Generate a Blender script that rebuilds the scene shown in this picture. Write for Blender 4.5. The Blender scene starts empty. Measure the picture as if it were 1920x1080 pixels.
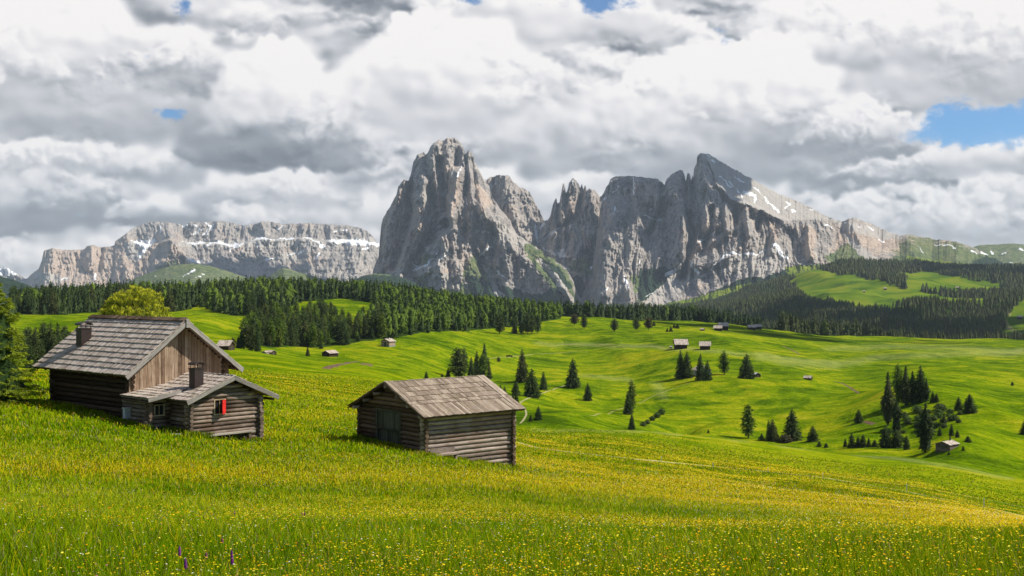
import bpy, bmesh, math, random
import numpy as np
from mathutils import Vector, Matrix

# ------------------------------------------------------------------ camera, sky, sun, exposure
SC = bpy.context.scene
COL = SC.collection
F = 40.0 / 36.0 * 1920.0            # focal length in photo pixels
cam_d = bpy.data.cameras.new('camera'); cam_d.lens = 40.0; cam_d.sensor_width = 36.0
cam_d.clip_start = 0.1; cam_d.clip_end = 90000.0
cam = bpy.data.objects.new('camera', cam_d); COL.objects.link(cam)
cam.location = (0, 0, 0); cam.rotation_euler = (math.radians(90), 0, 0)
SC.camera = cam
SC.view_settings.view_transform = 'Standard'; SC.view_settings.look = 'None'
SC.view_settings.exposure = 0.36; SC.view_settings.gamma = 1.0
SUN_EL = math.radians(46); SUN_AZ = math.radians(7)      # azimuth seen from +X, plus = beyond the camera
SUN_DIR = Vector((math.cos(SUN_AZ)*math.cos(SUN_EL), math.sin(SUN_AZ)*math.cos(SUN_EL), math.sin(SUN_EL)))
sun_d = bpy.data.lights.new('sun', 'SUN'); sun_d.energy = 5.0; sun_d.angle = math.radians(0.6); sun_d.color = (1.0, 0.92, 0.79)
sun = bpy.data.objects.new('sun', sun_d); COL.objects.link(sun)
sun.rotation_euler = SUN_DIR.to_track_quat('Z', 'Y').to_euler()

# ------------------------------------------------------------------ node helpers
class NT:
    def __init__(s, tree): s.t = tree; s.n = tree.nodes; s.l = tree.links
    def new(s, typ, **kw):
        n = s.n.new(typ)
        for k, v in kw.items(): setattr(n, k, v)
        return n
    def put(s, sock, v):
        if isinstance(v, E): v = v.s
        if isinstance(v, bpy.types.NodeSocket): s.l.new(v, sock)
        elif v is not None:
            if hasattr(sock.default_value, '__len__') and not hasattr(v, '__len__'): v = [v]*len(sock.default_value)
            if hasattr(sock.default_value, '__len__') and len(sock.default_value) == 4 and len(v) == 3: v = (*v, 1)
            sock.default_value = v
    def m(s, op, a, b=None, c=None, clamp=False):
        n = s.new('ShaderNodeMath', operation=op, use_clamp=clamp)
        for i, v in enumerate((a, b, c)):
            if v is not None: s.put(n.inputs[i], v)
        return E(s, n.outputs[0])
    def vm(s, op, a, b=None, out=0, scale=None):
        n = s.new('ShaderNodeVectorMath', operation=op)
        s.put(n.inputs[0], a)
        if b is not None: s.put(n.inputs[1], b)
        if scale is not None: s.put(n.inputs['Scale'], scale)
        return E(s, n.outputs[out])
    def xyz(s, x, y, z):
        n = s.new('ShaderNodeCombineXYZ')
        for i, v in enumerate((x, y, z)): s.put(n.inputs[i], v)
        return E(s, n.outputs[0])
    def sep(s, v):
        n = s.new('ShaderNodeSeparateXYZ'); s.put(n.inputs[0], v)
        return [E(s, o) for o in n.outputs]
    def noise(s, vec, scale, detail=2, rough=0.5, dist=0.0, color=False, typ='FBM', lac=2.0):
        n = s.new('ShaderNodeTexNoise'); n.noise_type = typ
        s.put(n.inputs['Vector'], vec); s.put(n.inputs['Scale'], scale); s.put(n.inputs['Detail'], detail)
        s.put(n.inputs['Roughness'], rough); s.put(n.inputs['Distortion'], dist); s.put(n.inputs['Lacunarity'], lac)
        return E(s, n.outputs['Color' if color else 0])
    def voro(s, vec, scale, out='Distance', feature='F1', rand=1.0):
        n = s.new('ShaderNodeTexVoronoi', feature=feature)
        s.put(n.inputs['Vector'], vec); s.put(n.inputs['Scale'], scale); s.put(n.inputs['Randomness'], rand)
        return E(s, n.outputs[out])
    def ramp(s, v, stops, interp='LINEAR'):
        n = s.new('ShaderNodeValToRGB'); cr = n.color_ramp; cr.interpolation = interp
        while len(cr.elements) < len(stops): cr.elements.new(0.5)
        for e, (p, c) in zip(cr.elements, stops):
            e.position = p; e.color = (*c, 1) if len(c) == 3 else c
        s.put(n.inputs[0], v)
        return E(s, n.outputs[0])
    def mix(s, f, a, b, blend='MIX'):
        n = s.new('ShaderNodeMix', data_type='RGBA', blend_type=blend)
        s.put(n.inputs[0], f); s.put(n.inputs[6], a); s.put(n.inputs[7], b)
        return E(s, n.outputs[2])
    def sstep(s, v, lo, hi, a=0.0, b=1.0):
        n = s.new('ShaderNodeMapRange', interpolation_type='SMOOTHSTEP')
        s.put(n.inputs[0], v); s.put(n.inputs[1], lo); s.put(n.inputs[2], hi); s.put(n.inputs[3], a); s.put(n.inputs[4], b)
        return E(s, n.outputs[0])
    def attr(s, name, color=False):
        n = s.new('ShaderNodeAttribute', attribute_name=name)
        return E(s, n.outputs['Color' if color else 'Fac'])
    def geo(s, out='Position'): return E(s, s.new('ShaderNodeNewGeometry').outputs[out])
    def obj(s, out='Object'): return E(s, s.new('ShaderNodeTexCoord').outputs[out])
class E:
    def __init__(s, nt, sock): s.nt = nt; s.s = sock
    def __add__(s, o): return s.nt.m('ADD', s, o)
    __radd__ = __add__
    def __sub__(s, o): return s.nt.m('SUBTRACT', s, o)
    def __rsub__(s, o): return s.nt.m('SUBTRACT', o, s)
    def __mul__(s, o): return s.nt.m('MULTIPLY', s, o)
    __rmul__ = __mul__
    def __truediv__(s, o): return s.nt.m('DIVIDE', s, o)
    def clamp(s): return s.nt.m('ADD', s, 0.0, clamp=True)
    def mul3(s, v): return s.nt.vm('MULTIPLY', s, v)
    def add3(s, v): return s.nt.vm('ADD', s, v)

# ------------------------------------------------------------------ numpy noise
_rs = np.random.RandomState(7)
_G = _rs.rand(256, 256).astype(np.float32)
def vnoise(x, y, seed=0):
    x = np.asarray(x, np.float32)+seed*17.31; y = np.asarray(y, np.float32)+seed*9.77
    xi = np.floor(x); yi = np.floor(y); fx = x-xi; fy = y-yi
    fx = fx*fx*fx*(fx*(fx*6-15)+10); fy = fy*fy*fy*(fy*(fy*6-15)+10)
    x0 = xi.astype(np.int64) & 255; y0 = yi.astype(np.int64) & 255; x1 = (x0+1) & 255; y1 = (y0+1) & 255
    a = _G[x0, y0]; b = _G[x1, y0]; c = _G[x0, y1]; e = _G[x1, y1]
    return (a+(b-a)*fx)+((c+(e-c)*fx)-(a+(b-a)*fx))*fy
def fbm(x, y, o=5, seed=0, g=0.5, lac=2.03):
    s = 0; amp = 1; tot = 0; c, k = 0.8, 0.6
    for i in range(o):
        s = s+amp*vnoise(x, y, seed+i*3); tot += amp; amp *= g
        x, y = (x*c-y*k)*lac, (x*k+y*c)*lac
    return s/tot
def fbmn(x, y, o=5, seed=0, g=0.5, lac=2.03):           # not rotated: keeps a stretched grain
    s = 0; amp = 1; tot = 0
    for i in range(o):
        s = s+amp*vnoise(x, y, seed+i*3); tot += amp; amp *= g
        x, y = x*lac+5.3, y*lac+1.7
    return s/tot
def ridged(x, y, o=5, seed=0, g=0.5, lac=2.03):
    s = 0; amp = 1; tot = 0; w = 1
    for i in range(o):
        n = 1-np.abs(2*vnoise(x, y, seed+i*3)-1); n = n*n
        s = s+amp*n*w; w = np.clip(n*1.6, 0, 1); tot += amp; amp *= g
        x, y = x*lac+3.1, y*lac+7.9
    return s/tot
def ss(v, lo, hi):
    t = np.clip((v-lo)/(hi-lo), 0, 1); return t*t*(3-2*t)

# ------------------------------------------------------------------ the cloud deck, grown from puffs (x, y = tangent-plane direction about +Y, photo pixels)
SX0, SX1, SY0, SY1, SST = -700.0, 2620.0, -620.0, 580.0, 1.7
def bilin(im, x, y):
    h, w = im.shape[:2]
    x = np.clip(x, 0, w-1.001); y = np.clip(y, 0, h-1.001)
    xi = x.astype(int); yi = y.astype(int); fx = (x-xi)[..., None]; fy = (y-yi)[..., None]
    return (im[yi, xi]*(1-fx)+im[yi, xi+1]*fx)*(1-fy)+(im[yi+1, xi]*(1-fx)+im[yi+1, xi+1]*fx)*fy
def box(im, r):
    for ax in (0, 1):
        c = np.cumsum(np.concatenate([np.repeat(im.take([0], ax), r+1, ax), im, np.repeat(im.take([-1], ax), r, ax)], ax), ax, dtype=np.float64)
        n = im.shape[ax]
        im = ((c.take(range(2*r+1, 2*r+1+n), ax)-c.take(range(0, n), ax))/(2*r+1)).astype(np.float32)
    return im
def make_sky():
    nx = int((SX1-SX0)/SST); ny = int((SY1-SY0)/SST)
    X, Y = np.meshgrid(SX0+np.arange(nx)*SST, SY0+np.arange(ny)*SST)
    X = X.astype(np.float32); Y = Y.astype(np.float32)
    rs = np.random.RandomState(11)
    # tone t (0 dark base .. 1 sunlit top), a = cover
    b0 = fbm(X/230, Y/110, 6, 3, .5); b1 = fbm((X+9)/230, (Y-11)/110, 6, 3, .5)
    T = 0.60+(b0-b1)*2.6+(fbm(X/420, Y/160, 3, 9)-.5)*0.7
    A = np.ones_like(T)
    def hole(cx, cy, rx, ry, k=1.0):
        q = ((X-cx)/rx)**2+((Y-cy)/ry)**2
        return k*np.exp(-q)
    H = (hole(1880, 226, 150, 46, 1.15)+hole(1775, 250, 80, 26, .55)+hole(1130, 2, 95, 30, 1.05)+hole(320, 210, 34, 13, .98)+hole(347, 12, 20, 44, .80)
         + hole(885, 0, 28, 9, 1.)+hole(1350, 70, 22, 26, .72)+hole(-300, 100, 160, 60, 1.3)+hole(2300, 150, 260, 60, 1.3)+hole(700, -300, 400, 60, 1.2)+hole(1900, -400, 300, 60, 1.2)+hole(0, -500, 300, 50, 1.3))
    Hn = H+(fbm(X/46, Y/30, 7, 21, .64)-.5)*1.5
    A = 1-ss(Hn, .40, .80)
    def over(t, a, x0, y0):
        h, w = t.shape
        T[y0:y0+h, x0:x0+w] = T[y0:y0+h, x0:x0+w]*(1-a)+t*a
        A[y0:y0+h, x0:x0+w] = 1-(1-A[y0:y0+h, x0:x0+w])*(1-a)
    def puff(px, py, r, tone, soft, k, alpha):
        ix = (px-SX0)/SST; iy = (py-SY0)/SST; R = r/SST*1.15
        x0 = max(int(ix-R), 0); x1 = min(int(ix+R)+1, nx); y0 = max(int(iy-R), 0); y1 = min(int(iy+R)+1, ny)
        if x1-x0 < 2 or y1-y0 < 2: return
        u = (X[y0:y1, x0:x1]-px)/r; v = (Y[y0:y1, x0:x1]-py)/(r*.82)
        q = u*u+v*v
        a = 1-ss(np.sqrt(q), 1-soft, 1.0)
        nz = np.sqrt(np.clip(1-q*.9, 0, 1))
        t = tone+k*((u*.42-v*.80)*.75-(1-nz)*.12)
        over(t, a*alpha, x0, y0)
    def cloud(cx, base, w, h, dark, bright, n, r0, r1, flat=.35, soft=.75, alpha=.8, k=.34, skew=0.):
        ps = []
        for i in range(n):
            u = rs.uniform(-1, 1); env = max(0.0, 1-abs(u-skew*(1-abs(u)))**2.2)
            v = rs.beta(1.3, 1.2)*env
            ps.append((u, v, env))
        ps.sort(key=lambda p: -p[1]+rs.uniform(-.35, .35))
        for u, v, env in ps:
            r = rs.uniform(r0, r1)*(0.55+.6*env)*(1-.35*v)
            tone = dark+(bright-dark)*min(1, max(0, (v-.08)/.62))**.85+rs.uniform(-.05, .05)
            puff(cx+u*w+rs.normal()*r*.2, base-v*h-r*.5, r, tone, soft, k, alpha)
        for i in range(int(n*1.1)):                 # small bright cauliflower heads near the top
            u = rs.uniform(-1, 1); env = max(0.0, 1-abs(u-skew*(1-abs(u)))**2.2); v = rs.uniform(.35, 1.04)*env
            r = rs.uniform(.16, .42)*r1*(.5+.5*env)
            puff(cx+u*w, base-v*h-r*.9, r, dark+(bright-dark)*min(1.0, v*1.15+.12)+rs.uniform(-.06, .05), .55, k*1.15, .62)
        for i in range(int(n*flat)):                # dark flat underside
            u = rs.uniform(-.9, .9); r = rs.uniform(r0, r1)*.9
            ix = cx+u*w
            puffe(ix, base-rs.uniform(0, .16)*h-r*.18, r*1.5, r*.42, dark+rs.uniform(-.03, .08), .9, .6)
    def puffe(px, py, rx, ry, tone, soft, alpha):
        ix = (px-SX0)/SST; iy = (py-SY0)/SST
        x0 = max(int(ix-rx/SST), 0); x1 = min(int(ix+rx/SST)+1, nx); y0 = max(int(iy-ry/SST), 0); y1 = min(int(iy+ry/SST)+1, ny)
        if x1-x0 < 2 or y1-y0 < 2: return
        q = ((X[y0:y1, x0:x1]-px)/rx)**2+((Y[y0:y1, x0:x1]-py)/ry)**2
        over(np.full_like(q, tone)+(-(Y[y0:y1, x0:x1]-py)/ry)*.05, (1-ss(np.sqrt(q), 1-soft, 1))*alpha, x0, y0)
    C = [  # cx, base, half width, height, dark, bright, n, r0, r1
        (100, 520, 260, 50, .42, .78, 60, 18, 40), (700, 440, 420, 60, .52, .80, 90, 20, 45), (1330, 420, 300, 60, .50, .78, 60, 20, 45),
        (1800, 470, 330, 130, .50, .80, 170, 18, 55), (2300, 500, 300, 200, .45, .8, 90, 30, 80), (-350, 480, 300, 200, .4, .8, 90, 30, 80),
        (1000, 370, 160, 60, .60, .93, 60, 16, 40), (430, 390, 230, 75, .50, .93, 120, 14, 42), (150, 350, 230, 100, .45, .90, 120, 20, 55),
        (110, 432, 300, 85, .30, .62, 150, 22, 60), (285, 412, 85, 44, .55, 1.0, 60, 9, 24), (900, -40, 1700, 180, .68, .9, 300, 60, 130),
        (1700, 200, 380, 230, .50, .86, 230, 34, 100), (1000, 60, 260, 110, .6, .9, 90, 30, 70), (820, 262, 240, 200, .56, .95, 260, 30, 85),
        (90, 258, 240, 270, .42, .97, 300, 30, 90), (300, 180, 160, 110, .48, .82, 90, 24, 60),
        (1330, 325, 330, 225, .42, .99, 460, 22, 80, .35, .75, .8, .38, .2), (1100, 312, 250, 90, .42, .74, 140, 20, 55), (1620, 292, 150, 90, .42, .92, 140, 14, 40), (1660, 345, 130, 40, .36, .72, 60, 12, 30),
        (505, 312, 142, 205, .26, .97, 330, 22, 70, .5, .75, .8, .36, .1), (1780, 330, 160, 50, .5, .85, 80, 14, 34), (1890, 300, 120, 34, .7, .98, 60, 10, 22)]
    for c in C: cloud(*c)
    T0 = T
    # tear the edges: warp by multi-scale noise
    def warp(im, amp, sc, seed, o=5):
        wx = (fbm(X/sc, Y/(sc*.7), o, seed, .55)-.5)*2*amp/SST; wy = (fbm(X/sc+31, Y/(sc*.7)+17, o, seed+5, .55)-.5)*2*amp*.75/SST
        gy, gx = np.mgrid[0:ny, 0:nx].astype(np.float32)
        return bilin(im, gx+wx, gy+wy)
    im = np.stack([T0, A], -1)
    im = warp(im, 30, 95, 31, 5); im = warp(im, 11, 22, 47, 4)
    T = box(im[..., 0], 1); A = im[..., 1]
    f0 = fbm(X/34, Y/22, 6, 55, .6); f1 = fbm((X+2.4)/34, (Y-3.2)/22, 6, 55, .6)
    g0 = fbm(X/120, Y/78, 5, 81, .5); g1 = fbm((X+8)/120, (Y-11)/78, 5, 81, .5)
    cr_ = ss(fbm(X/260, Y/150, 3, 91), .42, .62)
    T = T+(f0-f1)*(.03+.12*cr_)+(g0-g1)*.50+(fbm(X/300, Y/140, 4, 95, .55)-.5)*.34
    T = T-.13*np.exp(-((X-490)/120)**2-((Y-282)/34)**2)+.10*np.exp(-((X-440)/60)**2-((Y-268)/9)**2)-.10*np.exp(-((X-60)/180)**2-((Y-400)/35)**2)+.12*np.exp(-((X-580)/90)**2-((Y-120)/45)**2)
    T = .83+(T-.66)*1.06+.15*np.exp(-((Y-5)/60)**2)
    T = np.where(T < .50, .50-(.50-T)*(.55+.45*np.exp(-((X-490)/170)**2-((Y-270)/60)**2)), T)
    T = T+.55*(T-box(T, 26))+.45*(T-box(T, 9)); soft = ss(fbm(X/170, Y/80, 3, 120), .36, .58); T = T*(1-soft*.85)+box(box(T, 4), 4)*soft*.85
    # small patches of blue showing between the clouds
    Hs = H*1.0+(fbm(X/52, Y/30, 7, 63, .66)-.5)*1.7
    A = np.minimum(A, 1-ss(Hs, .40, 1.0)*.97)
    Ts = np.clip(T*1.0, 0, 1.12)
    stops = np.array([0, .2, .4, .6, .8, 1.0, 1.12])
    cr = np.interp(Ts, stops, [.15, .24, .37, .55, .755, .95, 1.05]); cg = np.interp(Ts, stops, [.17, .26, .39, .565, .755, .93, 1.02]); cb = np.interp(Ts, stops, [.195, .295, .425, .60, .78, .935, 1.0])
    out = np.ones((ny, nx, 4), np.float32)
    out[..., 0] = cr; out[..., 1] = cg; out[..., 2] = cb; out[..., 3] = np.clip(A, 0, 1)
    return out[::-1]        # image rows run upward

# ------------------------------------------------------------------ world: sky texture and a broken deck of cumulus
W = bpy.data.worlds.new('World'); SC.world = W; W.use_nodes = True
nt = NT(W.node_tree); W.node_tree.nodes.clear()
sky = nt.new('ShaderNodeTexSky', sky_type='NISHITA', sun_disc=False)
sky.sun_elevation = SUN_EL; sky.sun_rotation = math.pi/2 - SUN_AZ; sky.altitude = 1900; sky.air_density = 1.0
sky.dust_density = 0.3; sky.ozone_density = 2.0
d = nt.obj('Generated')
dx, dy, dz = nt.sep(d)
dyc = nt.m('MAXIMUM', dy, 0.12)
gx = dx/dyc*(F/1000) + 0.96                      # direction as kilo-pixels of a lens looking along +Y
gy = 0.54 - dz/dyc*(F/1000)
gp = nt.xyz(gx, gy, 0)
front = nt.sstep(dy, 0.12, 0.2)
_sk = make_sky()
img = bpy.data.images.new('cloud_deck', _sk.shape[1], _sk.shape[0], alpha=True, float_buffer=True)
img.colorspace_settings.name = 'Non-Color'
img.alpha_mode = 'CHANNEL_PACKED'
img.pixels.foreach_set(np.ascontiguousarray(_sk, np.float32).ravel()); img.update(); img.pack()
ti = nt.new('ShaderNodeTexImage', interpolation='Cubic', extension='EXTEND'); ti.image = img
uu = (gx*1000 - SX0)/(SX1-SX0); vv = 1.0 - (gy*1000 - SY0)/(SY1-SY0)
nt.put(ti.inputs[0], nt.xyz(uu, vv, 0))
def inside(q): return nt.sstep(q, 0.0, .04)*nt.sstep(q, .96, 1.0, 1.0, 0.0)
win = inside(uu)*nt.sstep(vv, .56, .78, 1.0, 0.0)*front
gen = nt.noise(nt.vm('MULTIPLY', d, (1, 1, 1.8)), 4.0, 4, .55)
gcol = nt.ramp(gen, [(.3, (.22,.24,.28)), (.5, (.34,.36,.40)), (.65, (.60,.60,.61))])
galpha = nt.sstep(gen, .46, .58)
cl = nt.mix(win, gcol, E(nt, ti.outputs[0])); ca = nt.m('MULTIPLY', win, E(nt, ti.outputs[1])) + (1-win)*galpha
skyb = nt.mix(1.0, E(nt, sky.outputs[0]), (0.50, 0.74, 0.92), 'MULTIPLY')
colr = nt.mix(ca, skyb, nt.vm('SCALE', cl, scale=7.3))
# below the horizon: plain dim ground light
colr = nt.mix(nt.sstep(dz, -.06, -.01), (1.6, 2.0, 1.0), colr)
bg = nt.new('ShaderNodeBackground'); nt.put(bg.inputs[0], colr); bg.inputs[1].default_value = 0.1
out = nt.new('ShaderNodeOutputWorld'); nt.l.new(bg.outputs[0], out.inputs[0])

# ------------------------------------------------------------------ object helpers
def tag(o, label=None, cat=None, group=None, kind=None):
    if label: o['label'] = label
    if cat: o['category'] = cat
    if group: o['group'] = group
    if kind: o['kind'] = kind
    return o
def link(o, parent=None):
    COL.objects.link(o)
    if parent is not None: o.parent = parent
    return o
def np_mesh(name, V, Fq, mats=(), smooth=False, attrs=None, midx=None):
    """V (n,3), Fq (m,k) or list of such arrays."""
    me = bpy.data.meshes.new(name)
    V = np.asarray(V, np.float32)
    if not isinstance(Fq, (list, tuple)): Fq = [Fq]
    Fq = [np.asarray(f, np.int32) for f in Fq if len(f)]
    loops = np.concatenate([f.ravel() for f in Fq]); counts = np.concatenate([np.full(len(f), f.shape[1], np.int32) for f in Fq])
    starts = np.concatenate([[0], np.cumsum(counts)[:-1]]).astype(np.int32)
    me.vertices.add(len(V)); me.vertices.foreach_set('co', V.ravel())
    me.loops.add(len(loops)); me.loops.foreach_set('vertex_index', loops)
    me.polygons.add(len(counts)); me.polygons.foreach_set('loop_start', starts)
    me.polygons.foreach_set('use_smooth', np.full(len(counts), smooth))
    for m in mats: me.materials.append(m)
    if midx is not None: me.polygons.foreach_set('material_index', np.asarray(midx, np.int32))
    for k, a in (attrs or {}).items():
        a = np.asarray(a, np.float32)
        if a.ndim == 1:
            at = me.attributes.new(k, 'FLOAT', 'POINT'); at.data.foreach_set('value', a)
        else:
            at = me.attributes.new(k, 'FLOAT_COLOR', 'POINT')
            at.data.foreach_set('color', np.concatenate([a, np.ones((len(a), 1), np.float32)], 1).ravel())
    me.update(); me.validate()
    return me
def np_obj(name, me, parent=None): return link(bpy.data.objects.new(name, me), parent)
def empty(name, loc=(0, 0, 0), rz=0.0):
    o = bpy.data.objects.new(name, None); o.location = loc; o.rotation_euler = (0, 0, rz); o.empty_display_size = .5
    return link(o)
def grid_faces(nu, nv, off=0):
    i, j = np.meshgrid(np.arange(nu-1), np.arange(nv-1), indexing='ij')
    a = (i*nv+j).ravel()+off
    return np.stack([a, a+nv, a+nv+1, a+1], 1)
def mat(name, rough=0.9, spec=0.2):
    m = bpy.data.materials.new(name); m.use_nodes = True; m.node_tree.nodes.clear()
    t = NT(m.node_tree)
    b = t.new('ShaderNodeBsdfPrincipled'); b.inputs['Roughness'].default_value = rough; b.inputs['Specular IOR Level'].default_value = spec
    o = t.new('ShaderNodeOutputMaterial'); t.l.new(b.outputs[0], o.inputs[0])
    m['_b'] = 1
    return m, t, b
def bump(t, b, h, strength=.5, dist=.05):
    n = t.new('ShaderNodeBump'); n.inputs['Strength'].default_value = strength; n.inputs['Distance'].default_value = dist
    t.put(n.inputs['Height'], h); t.l.new(n.outputs[0], b.inputs['Normal'])
def w2p(px, py, Y): return ((px-960)/F*Y, Y, (540-py)/F*Y)
def seg_dist(px, py, pts):
    """distance to a polyline and 0..1 position along it"""
    best = np.full(px.shape, 1e9, np.float32); tt = np.zeros(px.shape, np.float32); n = len(pts)-1
    for i in range(n):
        x0, y0 = pts[i][:2]; x1, y1 = pts[i+1][:2]
        dx, dy = x1-x0, y1-y0; L = dx*dx+dy*dy+1e-9
        t = np.clip(((px-x0)*dx+(py-y0)*dy)/L, 0, 1)
        dd = np.hypot(px-x0-t*dx, py-y0-t*dy)
        k = dd < best; best = np.where(k, dd, best); tt = np.where(k, (i+t)/n, tt)
    return best, tt
def inpoly(px, py, poly):
    r = np.zeros(px.shape, bool); n = len(poly)
    for i in range(n):
        x0, y0 = poly[i]; x1, y1 = poly[(i+1) % n]
        c = ((y0 > py) != (y1 > py)) & (px < (x1-x0)*(py-y0)/((y1-y0) or 1e-9)+x0)
        r ^= c
    return r
def polysoft(px, py, poly, soft):
    """1 inside, 0 outside, over +-soft pixels"""
    d_, _ = seg_dist(px, py, list(poly)+[poly[0]])
    s = np.where(inpoly(px, py, poly), d_, -d_)
    return ss(s, -soft, soft)

# ------------------------------------------------------------------ mountains
def worley(x, y, seed=0, second=False):
    xi = np.floor(x); yi = np.floor(y); f1 = np.full(x.shape, 9., np.float32); f2 = np.full(x.shape, 9., np.float32)
    for a in (-1, 0, 1):
        for b in (-1, 0, 1):
            cx = (xi+a).astype(np.int64); cy = (yi+b).astype(np.int64)
            jx_ = _G[(cx*7+seed*13+3) & 255, (cy*11+seed*5) & 255]; jy_ = _G[(cx*5+seed*3+91) & 255, (cy*3+seed*29+57) & 255]
            dd = np.hypot(cx+jx_-x, cy+jy_-y)
            f2 = np.minimum(f2, np.maximum(f1, dd)); f1 = np.minimum(f1, dd)
    return (f1, f2) if second else f1
def rock_mat(name, tan=0.5, blue=0.0):
    m, t, b = mat(name, .95, .1)
    P = t.geo('Position')
    q = t.vm('MULTIPLY', P, (1, 1, .34))
    n1 = t.noise(q, .006, 8, .62); n2 = t.noise(q, .03, 6, .65); n3 = t.noise(t.vm('MULTIPLY', P, (.3, .3, 1.6)), .02, 4, .6)
    base = t.ramp(n1*.6+n2*.3+n3*.22, [(.34, (.120,.116,.122)), (.48, (.225,.210,.200)), (.60, (.345,.318,.290)), (.74, (.50,.455,.40))])
    warm = t.sstep(t.noise(q, .0028, 5, .6)+t.attr('warm')*.30, .50, .74)
    base = t.mix(warm*(.25+tan*.60), base, t.mix(n2, (.38,.28,.21), (.60,.46,.35)))
    base = t.mix(1.0, base, t.ramp(t.noise(q, .045, 5, .75), [(.36, (.48,.50,.55)), (.5, (.95,.95,.96)), (.62, (1.42,1.38,1.32))]), 'MULTIPLY')
    br = t.noise(P, .012, 6, .7)-.5
    gr = t.sstep(t.attr('grass')+br*2.0+(n2-.5)*1.3, .40, .85)*.88
    base = t.mix(gr, base, t.ramp(t.noise(P, .02, 6, .6), [(.3, (.025,.045,.018)), (.48, (.065,.115,.022)), (.56, (.115,.155,.030)), (.68, (.20,.17,.10))]))
    wd = t.sstep(t.attr('wood')+br*1.0, .38, .60)
    vr = t.voro(t.vm('MULTIPLY', P, (1, 1, .6)), .055)
    base = t.mix(wd, base, t.mix(vr, (.028,.055,.026), (.008,.020,.014)))
    scree = t.sstep(t.attr('scree')+br*.9, .36, .56)
    base = t.mix(scree, base, t.ramp(n2*.5+t.noise(P, .09, 4, .6)*.5, [(.3, (.29,.27,.25)), (.7, (.48,.45,.41))]))
    mw = t.sstep(t.attr('meadow')+br*.7, .40, .58)
    base = t.mix(mw, base, t.ramp(t.noise(P, .006, 5, .6), [(.35, (.07,.12,.010)), (.6, (.17,.22,.015))]))
    fleck = t.sstep(t.noise(t.vm('MULTIPLY', P, (1, 1, .7)), .016, 5, .6), .63, .70)*t.sstep(t.sep(P)[2], 150, 700)
    sn = t.sstep(t.attr('snow')+fleck*.35+br*1.6+(n2-.5)*1.3, .52, .72)
    base = t.mix(sn, base, (.80,.82,.85))
    t.put(b.inputs['Base Color'], base)
    bump(t, b, n1*22+t.noise(q, .03, 6, .75, typ='RIDGED_MULTIFRACTAL')*8+t.noise(q, .12, 4, .65)*4, 1.0, 1.0)
    return m
M_ROCK = rock_mat('dolomite_rock', .5)
def polyl(pts, x): return np.interp(x, [p[0] for p in pts], [p[1] for p in pts])
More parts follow.
